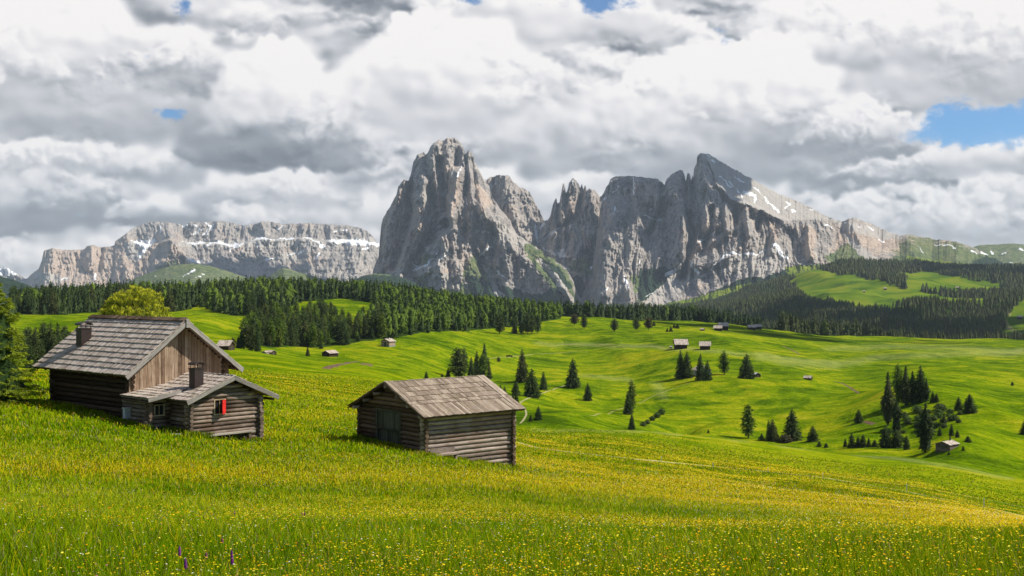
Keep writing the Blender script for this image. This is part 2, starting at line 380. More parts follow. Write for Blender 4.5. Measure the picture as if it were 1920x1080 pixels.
def mountain(name, sil, base, Dt, Db, amp=170, jag=3.5, nsc=(26, 60), folds=(), masks=None, gam=1.0, st=1.05, nv=190, seed=1, m=None, strata=0, soften=None, back=900, finek=1.0):
    x0, x1 = sil[0][0], sil[-1][0]
    nu = int((x1-x0)/st)+1
    px = np.linspace(x0, x1, nu)
    S = polyl(sil, px)
    S = S-(ridged(px/7.0, px*0+seed, 4, seed)-.45)*jag-(vnoise(px/2.2, px*0, seed+4)-.5)*jag*.6
    B = np.maximum(polyl(base, px), S+2)
    v = np.linspace(0, 1, nv)**.9
    PX = np.repeat(px[:, None], nv, 1).astype(np.float32); PY = (S[:, None]+(B-S)[:, None]*v[None]).astype(np.float32)
    dt = polyl(Dt, px) if isinstance(Dt, list) else np.full(nu, float(Dt)); db = polyl(Db, px) if isinstance(Db, list) else np.full(nu, float(Db))
    hgt = np.clip((PY-S[:, None])/np.maximum(B.max()-S.min(), 1)*1.0, 0, 1)
    D = dt[:, None]+(db-dt)[:, None]*(v[None]**gam)
    # ribs and gullies: ridged noise stretched down the face, at several sizes
    sx, sy = nsc
    wx = PX+(fbm(PX/60, PY/60, 4, seed+40)-.5)*34; wy = PY
    k = D/9000.0
    r1 = ridged(wx/sx/1.6, wy/sy/1.8, 5, seed, .5)
    r2 = ridged(wx/sx*1.7, wy/sy*1.3, 5, seed+7, .55)
    r3 = ridged(wx/sx*4.2, wy/sy*5.5, 4, seed+13, .65)
    r4 = ridged(PX/5.0+PY/9, PY/5.5-PX/14, 4, seed+17, .7)
    w1 = worley(wx/sx*.9, wy/sy*.75, seed+2); w2 = worley(wx/sx*2.4+.3*fbm(PX/8, PY/8, 2, 3), wy/sy*2.6, seed+5); w3 = worley((PX+PY*.35)/5.2, (PY-PX*.2)/7.0, seed+8)
    so = 1.0 if soften is None else soften(PX, PY)
    edge = ss(PY-S[:, None], 0, 10)*.6+.4
    so = so*(1-.0)
    D = D-(amp*.50*(r1-.35)+amp*.26*(r2-.35)+amp*.95*(.45-w1)+amp*.45*(.45-w2)+amp*.15*(.45-w3)*finek+(amp*.26*(r3-.35)+amp*.17*(r4-.5))*finek)*k*so*edge
    if strata: D = D-strata*(np.abs(((PY+(fbm(PX/70, PY/70, 3, 5)-.5)*16)/9.5) % 1-.5))*so
    for fd in folds:             # (points, width, metres towards the viewer, exponent)
        pts, w, a = fd[:3]; e = fd[3] if len(fd) > 3 else 1.0
        qx = PX+(fbm(PX/14, PY/20, 4, seed+61)-.5)*w*.5
        dd, tt = seg_dist(qx, PY, pts)
        D = D-a*np.clip(1-dd/w, 0, 1)**e
    A = dict(snow=np.zeros_like(PX), scree=np.zeros_like(PX), grass=np.zeros_like(PX), meadow=np.zeros_like(PX), wood=np.zeros_like(PX), warm=np.zeros_like(PX))
    jx = PX+(fbm(PX/7, PY/7, 4, 71, .6)-.5)*11; jy = PY+(fbm(PX/7, PY/7, 4, 77, .6)-.5)*9
    for (kind, shape, w) in (masks or []):
        if isinstance(w, tuple):          # tapered line
            dd, tt = seg_dist(jx*.75+PX*.25, jy*.75+PY*.25, shape); ww = w[0]+(w[1]-w[0])*tt
            val = ss(ww-dd, -.9, .9)
        else: val = polysoft(jx, jy, shape, w)
        A[kind] = np.maximum(A[kind], val)
    X = (PX-960)/F*D; Z = (540-PY)/F*D
    V = np.stack([X, D, Z], -1)
    # the far side of the massif
    bk = []
    top = V[:, 0]
    for s_, dz_ in ((.25, .12), (.6, .45), (1.0, 1.05)):
        b_ = top.copy(); b_[:, 1] += back*s_; b_[:, 0] *= 1+back*s_/top[:, 1]
        b_[:, 2] = np.maximum(b_[:, 2]-back*dz_*np.clip((B-S)/100, .15, 1.6), -700); bk.append(b_)
    V = np.concatenate([np.stack(bk[::-1], 1), V], 1)
    at = {k_: np.concatenate([np.repeat(a[:, :1], 3, 1), a], 1).ravel() for k_, a in A.items()}
    me = np_mesh(name, V.reshape(-1, 3), grid_faces(nu, nv+3), [m or M_ROCK], True, at)
    o = np_obj(name, me); tag(o, kind='structure')
    return o
LK = [(690,600),(694,540),(700,505),(710,480),(713,440),(715,422),(718,408),(732,387),(743,365),(747,349),(757,336),(766,340),(771,322),(775,303),(783,289),(795,285),(798,291),(802,288),(805,280),(812,268),(822,262),(833,264),(838,259),(853,259),(864,268),(869,277),(873,288),(879,281),(886,289),(890,305),(898,317),(908,337),(917,350),(923,370),(933,383),(943,397),(955,410),(962,427),(970,440),(990,453),(1020,473),(1047,490),(1062,503),(1072,520),(1082,548),(1096,572),(1110,600)]
mountain('rocky_mountain', LK, [(690,600),(1110,600)],
  [(690,9000),(715,9000),(840,9500),(960,9000),(1110,7900)], [(690,8100),(840,7500),(1110,7500)], amp=190, jag=3.2, nsc=(22, 62), seed=3, nv=260,
  soften=lambda X, Y: 1-.75*ss(Y, 490, 560)*ss(X, 880, 960),
  folds=[([(842,262),(838,300),(845,335)],26,260),([(812,275),(802,320),(782,380),(765,440),(748,520)],26,300,1.),([(756,337),(738,400),(724,450),(716,520)],22,260),
         ([(822,300),(828,345),(834,380),(836,420)],10,-330,.8),([(857,325),(852,370),(842,408)],17,420,.9),([(878,284),(884,330),(900,380),(930,420)],22,260),
         ([(798,292),(801,330),(812,370),(818,415),(800,450)],12,-240),([(768,345),(770,400),(755,450),(738,500)],11,-260,.8),
         ([(828,322),(822,350),(830,368)],16,200),([(800,345),(795,390),(785,430)],14,180),
         ([(838,418),(800,455),(775,490),(765,515)],12,-240),([(850,408),(838,440),(828,480),(822,505)],60,330,1.2),
         ([(905,395),(930,430),(965,470),(1000,500),(1050,540)],55,420,1.2),([(965,445),(952,500),(950,560)],30,170),
         ([(895,480),(920,520),(945,560)],12,-120),([(1010,490),(1040,530),(1065,575)],10,-110),([(885,300),(890,340),(893,370)],7,-160)],
  masks=[('warm',[(845,330),(866,330),(862,380),(842,410),(836,400)],4),('warm',[(705,400),(800,380),(800,520),(705,520)],14),('warm',[(712,420),(760,350),(800,400),(770,500),(712,500)],10),('warm',[(890,340),(925,380),(900,400)],8),
         ('warm',[(790,505),(880,505),(860,545),(800,545)],8),
         ('scree',[(765,500),(820,490),(838,470),(845,475),(810,505),(785,520),(728,516)],2.5),('scree',[(822,322),(838,355),(835,372),(815,362)],4),
         ('scree',[(800,342),(812,352),(822,385),(795,385)],8),('scree',[(925,410),(965,430),(990,455),(940,470),(915,450)],16),
         ('scree',[(800,515),(868,512),(860,543),(800,540)],5),
         ('grass',[(800,470),(812,478),(800,500),(775,500)],6),('grass',[(885,475),(905,480),(935,540),(900,545),(860,520)],9),('grass',[(800,505),(760,515),(820,560),(885,560),(870,530)],8),
         ('grass',[(968,440),(1022,474),(1062,505),(1090,570),(1060,575),(1000,500)],6),
         ('wood',[(690,515),(745,513),(780,540),(800,600),(690,600)],5),('wood',[(885,515),(920,530),(985,548),(1005,552),(1040,540),(1075,560),(1090,600),(880,600),(872,550)],8),
         ('wood',[(1000,478),(1045,500),(1075,540),(1050,545)],6),
         ('scree',[(896,486),(908,500),(921,520),(930,545),(945,562),(955,575)],(1.8,7)),('scree',[(1009,487),(1030,508),(1046,525),(1060,550),(1072,568)],(3.5,8.5)),
         ('scree',[(933,505),(945,520),(970,540)],(.8,1.2)),('snow',[(933,508),(943,519)],(2.2,1.6)),
         ('snow',[(929,447),(922,462),(900,478)],(1.2,2.2)),('snow',[(866,310),(862,320),(856,331)],(.9,1.8)),('snow',[(872,300),(866,312)],(.6,.9)),
         ('snow',[(836,356),(832,363)],(3,3.5)),('snow',[(872,370),(876,384)],(2.2,1.2)),('snow',[(830,420),(818,430)],(1.6,1)),('snow',[(821,470),(815,482),(800,495),(775,507)],(1.,2.2)),
         ('snow',[(842,468),(838,478),(822,490)],(1.,1.)),('snow',[(903,405),(897,414)],(2,1)),('snow',[(905,434),(915,436)],(1.4,1.8)),('snow',[(790,505),(770,490)],(1,1)),
         ('snow',[(740,485),(735,490)],(2,1)),('snow',[(844,458),(846,461)],(1.6,1)),('snow',[(906,332),(912,338)],(1.5,.8))])
FS = [(880,330),(905,336),(912,337),(923,331),(943,327),(955,330),(962,340),(973,350),(988,355),(997,365),(1003,380),(1013,397),(1020,412),(1027,420),(1036,438),(1060,470)]
mountain('rocky_mountain', FS, [(880,500),(1060,500)], 10200, 9500, amp=170, jag=3, nsc=(15, 70), seed=9, nv=120, folds=[([(945,330),(960,400),(985,450)],25,250),([(925,335),(930,370)],10,-150)],
  masks=[('snow',[(912,348),(922,356),(932,342),(928,338),(925,346),(916,345)],2.),('warm',[(880,330),(930,350),(960,420),(900,420)],16),('snow',[(1003,420),(1004,440),(1012,455)],(1.5,5))])
FG = [(990,470),(1003,440),(1010,428),(1018,418),(1024,412),(1027,414),(1032,404),(1036,386),(1040,376),(1043,370),(1045,380),(1049,379),(1052,364),(1055,347),(1058,342),(1061,362),(1064,356),(1067,342),(1073,334),(1079,336),(1084,343),(1088,353),(1091,344),(1094,356),(1097,345),(1100,356),(1106,352),(1118,359),(1124,369),(1128,365),(1134,359),(1150,356),(1170,360)]
mountain('rocky_mountain', FG, [(990,600),(1170,600)], 10000, [(990,8700),(1170,8000)], amp=190, jag=4, nsc=(13, 60), seed=15, nv=220, soften=lambda X, Y: 1-.6*ss(Y, 440, 520),
  folds=[([(1073,340),(1068,380),(1060,410)],14,200),([(1110,356),(1105,410),(1110,460)],18,280),([(1090,350),(1084,400),(1054,425)],8,-200),([(1057,350),(1050,400)],7,110),([(1098,440),(1080,480),(1110,520)],24,260)],
  masks=[('scree',[(1010,420),(1030,425),(1050,430),(1040,470),(1020,470),(1003,450)],5),('scree',[(1015,465),(1060,450),(1060,480),(1030,478)],5),('scree',[(1100,430),(1125,430),(1118,480),(1108,470)],6),
         ('snow',[(1001,430),(1006,440),(1013,455),(1005,458),(1003,445)],2),('snow',[(1053,408),(1052,425),(1030,440),(1018,450)],(1.0,3)),('snow',[(1018,412),(1012,430)],(6,4)),('snow',[(1045,472),(1062,480),(1070,478),(1060,486),(1050,483)],2),('snow',[(1032,470),(1042,477)],(3,2)),
         ('snow',[(1020,466),(1036,476)],(2.4,2)),('snow',[(1057,464),(1052,480)],(1,5)),('snow',[(1074,485),(1082,486)],(2.6,1)),('snow',[(1112,460),(1118,468),(1116,480)],(2,2.6)),('snow',[(1070,422),(1065,432)],(1.2,1.2)),
         ('snow',[(1056,498),(1068,506)],(1.3,1.1)),('snow',[(1110,500),(1106,506)],(1.5,1)),('snow',[(1122,522),(1115,530)],(1.,2)),('snow',[(1075,340),(1076,352)],(.8,.8)),('scree',[(1066,508),(1086,514),(1066,520)],(1,1)),
         ('grass',[(1080,480),(1130,480),(1110,520),(1060,505)],12),('wood',[(1050,515),(1090,520),(1110,560),(1190,590),(1040,600)],8),('wood',[(1075,555),(1120,560),(1120,600),(1060,600)],6),
         ('scree',[(1060,560),(1075,568),(1085,575)],(6,7))])
PK = [(1040,600),(1075,580),(1095,540),(1110,500),(1118,450),(1124,400),(1130,366),(1136,352),(1141,346),(1145,336),(1154,330),(1185,330),(1216,333),(1234,336),(1246,346),(1251,334),(1261,326),(1268,321),(1274,318),(1280,321),(1283,326),(1286,340),(1289,324),(1293,325),(1296,338),(1299,328),(1300,334),(1301,316),(1306,307),(1307,294),(1312,288),(1326,288),(1341,296),(1365,310),(1396,328),(1426,345),(1457,362),(1491,375),(1520,389),(1555,408),(1578,415),(1590,410),(1600,408),(1611,411),(1639,422),(1664,434),(1686,441),(1708,440),(1733,445),(1758,449),(1783,451),(1803,456),(1822,463),(1844,472),(1880,492),(1930,505),(2000,520),(2080,530),(2140,540)]
mountain('rocky_mountain', PK, [(1040,602),(1250,596),(1400,560),(1500,530),(1700,520),(1900,535),(2140,560)],
  [(1040,8200),(1150,9400),(1320,9300),(1400,9000),(1500,9200),(1600,9000),(1800,8600),(2140,8000)], [(1040,7300),(1400,7200),(1600,7300),(1900,7000),(2140,6600)], amp=180, jag=2.2, nsc=(15, 70), seed=23, nv=250, st=1.0,
  soften=lambda X, Y: (1-.9*inpoly(X, Y, [(1318,280),(1600,400),(1470,420),(1440,398),(1370,372),(1345,345)]))*(1-.88*ss(X, 1530, 1640))*(1-.7*ss(Y, 500, 560)),
  folds=[([(1312,288),(1316,330),(1330,360),(1335,420)],24,330,.8),([(1235,370),(1262,350),(1285,420),(1283,480)],30,420,1.),([(1150,400),(1140,480),(1130,550)],34,320),([(1196,340),(1190,400),(1185,470),(1170,540)],26,260),
         ([(1240,350),(1238,400),(1215,440)],9,-260),([(1290,400),(1298,440),(1290,480),(1280,520)],9,-420,.8),([(1286,334),(1284,370)],6,-150),([(1299,335),(1303,380)],5,-120),
         ([(1335,390),(1332,440),(1320,460)],8,-280,.7),([(1360,385),(1362,430)],8,260),([(1380,395),(1378,440)],7,-260,.8),([(1400,395),(1404,440)],8,240),([(1425,400),(1420,430)],7,-220,.8),
         ([(1345,345),(1372,374),(1440,400),(1470,415)],7,170,.8),([(1470,420),(1456,440),(1448,470)],12,240),([(1515,425),(1520,480)],12,240),([(1480,440),(1500,480)],16,-220,.8),([(1315,460),(1345,450),(1375,430)],12,150),
         ([(1230,490),(1210,540),(1190,580)],40,160),([(1380,430),(1375,480),(1300,500)],16,160),([(1640,425),(1650,450)],18,-120),([(1595,412),(1610,450)],16,130),([(1700,445),(1720,490)],26,160),([(1800,460),(1790,500)],30,160),([(1750,452),(1745,490)],16,-120)],
  masks=[('scree',[(1318,290),(1345,300),(1480,372),(1560,412),(1500,412),(1462,412),(1440,400),(1372,374),(1350,345)],5),
         ('scree',[(1270,540),(1340,505),(1365,482),(1378,475),(1420,476),(1450,462),(1462,460),(1480,480),(1488,486),(1462,510),(1430,520),(1370,510),(1335,512)],3),
         ('scree',[(1225,575),(1270,510),(1280,495),(1295,490),(1312,512),(1280,540),(1240,580)],3),('scree',[(1110,590),(1150,560),(1172,540),(1175,520),(1180,545),(1178,575),(1150,600)],3),
         ('scree',[(1580,440),(1590,440),(1640,480),(1676,502),(1650,502),(1610,478)],3),('scree',[(1560,412),(1640,425),(1700,445),(1660,450),(1580,430)],8),
         ('warm',[(1445,415),(1465,410),(1458,450),(1445,460)],4),('warm',[(1508,425),(1530,430),(1525,485),(1508,485)],5),('warm',[(1180,340),(1225,345),(1230,400),(1190,400)],10),('warm',[(1560,420),(1680,440),(1720,480),(1560,470)],14),
         ('warm',[(1278,420),(1285,430),(1275,490),(1270,490)],3),('warm',[(1660,436),(1800,455),(1790,470),(1680,460)],8),
         ('grass',[(1590,455),(1640,490),(1660,505),(1560,505),(1545,480)],6),('grass',[(1690,440),(1740,440),(1800,450),(1850,470),(1850,540),(1660,505)],26),('grass',[(1850,470),(2140,540),(2140,560),(1800,560),(1700,500)],6),
         ('grass',[(1180,515),(1255,515),(1255,560),(1200,580)],10),('grass',[(1430,480),(1455,470),(1462,500),(1435,505)],9),
         ('wood',[(1200,505),(1250,500),(1258,540),(1215,575),(1195,560)],9),('wood',[(1160,592),(1300,560),(1400,520),(1470,505),(1640,500),(1850,525),(2140,560),(1100,620)],6),
         ('meadow',[(1236,573),(1262,566),(1300,560),(1345,545),(1385,534),(1410,530),(1400,541),(1340,560),(1300,571),(1262,578)],2),('meadow',[(1700,480),(1760,488),(1830,500),(1820,512),(1740,508),(1690,496)],5),('meadow',[(1470,500),(1530,495),(1560,508),(1480,520)],4),('scree',[(1170,602),(1250,578),(1300,520),(1290,492),(1270,505),(1215,560),(1150,600)],3),('scree',[(1020,602),(1070,560),(1085,575),(1150,602)],5),('scree',[(720,520),(765,500),(790,560),(720,560)],8),('scree',[(1100,600),(1135,575),(1172,548),(1168,575),(1150,600)],2),('wood',[(1850,480),(2140,530),(2140,560),(1750,520)],9),
         ('snow',[(1345,330),(1358,337),(1370,352)],(.8,1.8)),('snow',[(1362,332),(1374,350)],(.7,1)),('snow',[(1376,330),(1393,342)],(.6,1.6)),('snow',[(1380,352),(1392,368)],(1,2.5)),('snow',[(1395,360),(1416,366),(1414,380)],(3.2,2.0)),
         ('snow',[(1410,350),(1426,362)],(.8,1)),('snow',[(1435,368),(1440,380),(1460,398)],(1.6,2)),('snow',[(1475,380),(1482,384),(1472,392)],(2.4,1.5)),('snow',[(1486,395),(1492,399)],(2.,1.)),
         ('snow',[(1323,288),(1330,294)],(1.2,1.2)),('snow',[(1334,300),(1342,305)],(.9,.9)),('snow',[(1452,459),(1460,465),(1466,480),(1478,484)],(4,2)),
         ('snow',[(1332,505),(1350,487),(1362,478),(1378,474),(1388,477),(1410,475),(1420,478),(1436,468)],(1.5,1.4)),('snow',[(1292,485),(1300,503),(1310,511)],(1.4,3)),('snow',[(1278,492),(1270,505),(1250,514)],(1,4.5)),
         ('snow',[(1306,454),(1325,446),(1341,436)],(.9,1.8)),('snow',[(1188,331),(1189,365)],(1.2,1.6)),('snow',[(1148,362),(1160,350)],(1.6,1)),('snow',[(1132,375),(1136,370)],(1.6,1)),('snow',[(1154,385),(1150,400)],(1.3,.7)),
         ('snow',[(1208,402),(1222,410),(1232,414),(1238,410)],(1.,2.6)),('snow',[(1222,392),(1220,397)],(2,1.2)),('snow',[(1300,368),(1307,388)],(1,1.4)),('snow',[(1172,518),(1174,530),(1178,540)],(1.4,2.6)),('snow',[(1202,488),(1192,500)],(1.,1.)),
         ('snow',[(1242,370),(1243,370)],(1.3,1.)),('snow',[(1548,420),(1562,428)],(1.5,1.)),('snow',[(1583,416),(1587,417)],(1.4,1)),('snow',[(1624,423),(1638,431)],(.9,1.2)),('snow',[(1646,449),(1657,454)],(1.2,1.4)),
         ('snow',[(1726,466),(1731,475)],(1.4,.8)),('snow',[(1752,460),(1782,459),(1792,467)],(1.,1.3)),('snow',[(1822,470),(1832,475)],(1.3,1.)),('snow',[(1840,473),(1850,477)],(1.8,1.5)),('snow',[(1610,425),(1613,426)],(1.2,1)),
         ('snow',[(1228,546),(1212,556)],(1,1)),('snow',[(1140,540),(1130,548)],(1,1)),('snow',[(1520,392),(1524,394)],(1.2,1))])
# far grassy hill at the right
def hill(name, sil, base, D, D2, seed, masks, amp=60, m=None):
    return mountain(name, sil, base, D, D2, amp=amp, jag=1.0, nsc=(60, 60), seed=seed, nv=60, st=2.2, masks=masks, m=m, finek=.6)
hill('hill', [(1780,466),(1822,463),(1839,459),(1872,458),(1900,456),(1925,459),(2000,470),(2200,520)], [(1780,560),(2200,560)], 11500, 9300, 31,
  [('grass',[(1760,440),(2210,440),(2210,580),(1760,580)],3),('wood',[(1860,495),(2200,500),(2200,560),(1860,560)],10),('snow',[(1911,466),(1918,468)],(2.2,2)),('snow',[(1857,471),(1864,477)],(1.3,1.)),('snow',[(1880,476),(1888,472)],(1.3,1.)),('snow',[(1893,492),(1898,492)],(1.,1.))])
# the long table mountain at the left
SE = [(-200,560),(-60,548),(24,528),(51,522),(64,510),(72,505),(78,490),(82,470),(97,465),(119,469),(158,467),(164,461),(176,459),(184,463),(190,464),(214,461),(217,451),(226,445),(245,431),(261,422),(281,416),(317,416),(333,419),(344,424),(350,419),(356,416),(396,416),(410,414),(431,417),(455,422),(475,421),(491,415),(511,416),(530,420),(586,418),(606,420),(649,422),(673,426),(689,433),(701,445),(707,455),(725,459),(760,462),(800,470)]
_ledge = lambda X: polyl([(200,452),(245,452),(280,460),(317,448),(336,455),(372,456),(410,456),(431,459),(455,456),(475,450),(490,447),(540,446),(575,446),(600,452),(640,450),(712,456),(800,462)], X)
def sella():
    folds = [([(317,443),(322,470),(300,500),(280,530)],26,520,.9),([(317,445),(345,480),(360,510)],24,420),([(100,470),(98,500),(70,520)],16,230),([(172,462),(170,500)],14,240),([(140,480),(150,510)],8,-200),([(205,480),(235,510)],26,200),([(192,470),(186,510)],7,-220),
             ([(408,420),(405,450)],10,200),([(490,418),(500,445)],14,260),([(455,425),(450,450)],5,-200),([(570,425),(565,448)],8,160),([(620,425),(620,450)],10,120),([(545,460),(560,480),(545,500)],18,-170),([(590,455),(575,500)],22,140),([(470,460),(430,480),(410,510)],30,200),([(660,470),(670,520)],16,150),([(100,530),(180,545)],26,150)]
    mk = [('snow',[(245,452),(262,450),(292,448),(296,452),(277,466),(262,484),(253,492),(268,464)],2.),('snow',[(336,452),(345,452),(372,456),(376,450),(385,456),(372,460)],1.5),
          ('snow',[(384,460),(396,452),(410,450),(425,455),(452,456),(455,459),(440,464),(420,458),(398,456),(388,462)],2),('snow',[(463,452),(480,446),(490,445),(510,449),(530,447),(550,444),(552,449),(520,451),(490,450)],1.6),
          ('snow',[(612,450),(640,448),(672,448),(700,455),(712,454),(716,462),(690,461),(640,459),(615,454)],2.),('snow',[(568,444),(592,452),(606,459)],(1.,1.8)),('snow',[(602,462),(608,463)],(3.5,3)),('snow',[(598,474),(593,486)],(1.4,2.6)),('snow',[(514,483),(498,488)],(1.2,2.)),
          ('snow',[(443,461),(456,456),(440,466)],(1,2)),('snow',[(485,458),(482,461)],(2,1.6)),('snow',[(430,469),(434,469)],(1.2,1.4)),('snow',[(680,466),(690,464)],(2,1.6)),('snow',[(456,424),(455,432)],(2.4,.9)),('snow',[(401,418),(395,432),(388,440)],(.8,1)),
          ('snow',[(364,420),(376,432),(362,440)],(2,1.4)),('snow',[(385,418),(396,424),(382,440)],(1.6,1.6)),('snow',[(345,424),(350,421)],(2.5,2.)),('snow',[(299,424),(302,434)],(1.,1.8)),('snow',[(470,422),(468,434)],(.7,.9)),('snow',[(530,422),(520,432)],(1.,1.)),
          ('snow',[(627,434),(650,430)],(1.3,1.3)),('snow',[(180,516),(178,524)],(3,3)),('snow',[(352,486),(372,492),(384,486)],(2,1.4)),('snow',[(396,490),(390,493)],(1.4,2)),('snow',[(115,524),(126,520)],(1.2,1.4)),('snow',[(540,478),(570,470),(560,476)],(1,1.2)),
          ('scree',[(230,456),(262,452),(290,452),(262,485),(240,490)],5),('scree',[(64,512),(90,508),(115,520),(130,526),(60,530)],4),('scree',[(336,450),(712,446),(712,462),(336,462)],3),('scree',[(530,475),(575,466),(580,476),(530,487)],3),('scree',[(355,486),(395,494),(360,500)],4),
          ('warm',[(80,470),(330,450),(355,500),(300,540),(60,540)],20),('warm',[(308,446),(325,448),(328,462),(312,462)],3),('grass',[(290,500),(335,485),(340,510),(290,520)],8),
          ('wood',[(-200,535),(20,545),(90,560),(800,560),(800,640),(-200,640)],6)]
    o = mountain('rocky_mountain', SE, [(-200,600),(800,575)], [(-200,15000),(200,15500),(800,16000)], [(-200,12500),(800,12700)], amp=130, jag=1.6, nsc=(14, 30), seed=37, nv=170, folds=folds, masks=mk, strata=50,
                 m=M_ROCK)
    return o
so = sella()
# give the upper tier of the table mountain its step: everything above the ledge stands further back
me = so.data; co = np.empty(len(me.vertices)*3, np.float32); me.vertices.foreach_get('co', co); co = co.reshape(-1, 3)
ppx = 960+co[:, 0]/co[:, 1]*F; ppy = 540-co[:, 2]/co[:, 1]*F
k_ = 1+.050*ss(_ledge(ppx)-ppy, -2.5, 2.5)*ss(ppx, 235, 260)
co *= k_[:, None]; me.vertices.foreach_set('co', co.ravel()); me.update()
G_ALL = [(-300,380),(1000,380),(1000,700),(-300,700)]
hill('hill', [(200,560),(253,521),(293,507),(315,500),(336,496),(360,494),(372,495),(396,499),(428,509),(459,519),(475,526),(540,560)], [(200,620),(540,620)], 9500, 7200, 41,
  [('grass',G_ALL,3),('wood',[(250,535),(330,560),(480,560),(480,530),(540,620),(200,620)],10),('snow',[(364,507),(352,513),(343,517)],(2.4,1.2)),('snow',[(380,514),(366,521)],(1.6,1.2)),('snow',[(290,517),(292,517)],(1.6,1.)),('snow',[(362,533),(366,531)],(.9,.9))])
hill('hill', [(440,560),(507,516),(522,506),(532,502),(545,505),(562,511),(590,518),(606,523),(680,560)], [(440,620),(680,620)], 9000, 7000, 43, [('grass',G_ALL,3),('wood',[(500,530),(620,525),(690,560),(680,620),(440,620)],12)])
hill('hill', [(590,560),(640,535),(665,524),(681,517),(700,513),(725,514),(745,518),(770,526),(800,540),(840,565)], [(590,620),(840,620)], 7800, 6600, 47, [('grass',G_ALL,3),('wood',[(640,520),(760,515),(850,560),(840,640),(590,640)],14)])
hill('hill', [(-900,590),(-600,560),(-380,532),(-200,515),(-80,508),(0,518),(24,524),(47,532),(79,548),(130,575),(180,600)], [(-900,640),(180,640)], 5200, 4300, 53, [('wood',[(-1000,380),(300,380),(300,700),(-1000,700)],3)])
mountain('rocky_mountain', [(-160,500),(-60,490),(-20,498),(0,504),(8,501),(16,503),(24,509),(32,514),(44,520),(60,530),(120,545)], [(-160,570),(120,570)], 17000, 16600, amp=160, jag=1.5, nsc=(12, 20), seed=59, nv=50, st=1.6,
  masks=[('snow',[(-160,480),(30,495),(40,516),(-160,516)],3)])

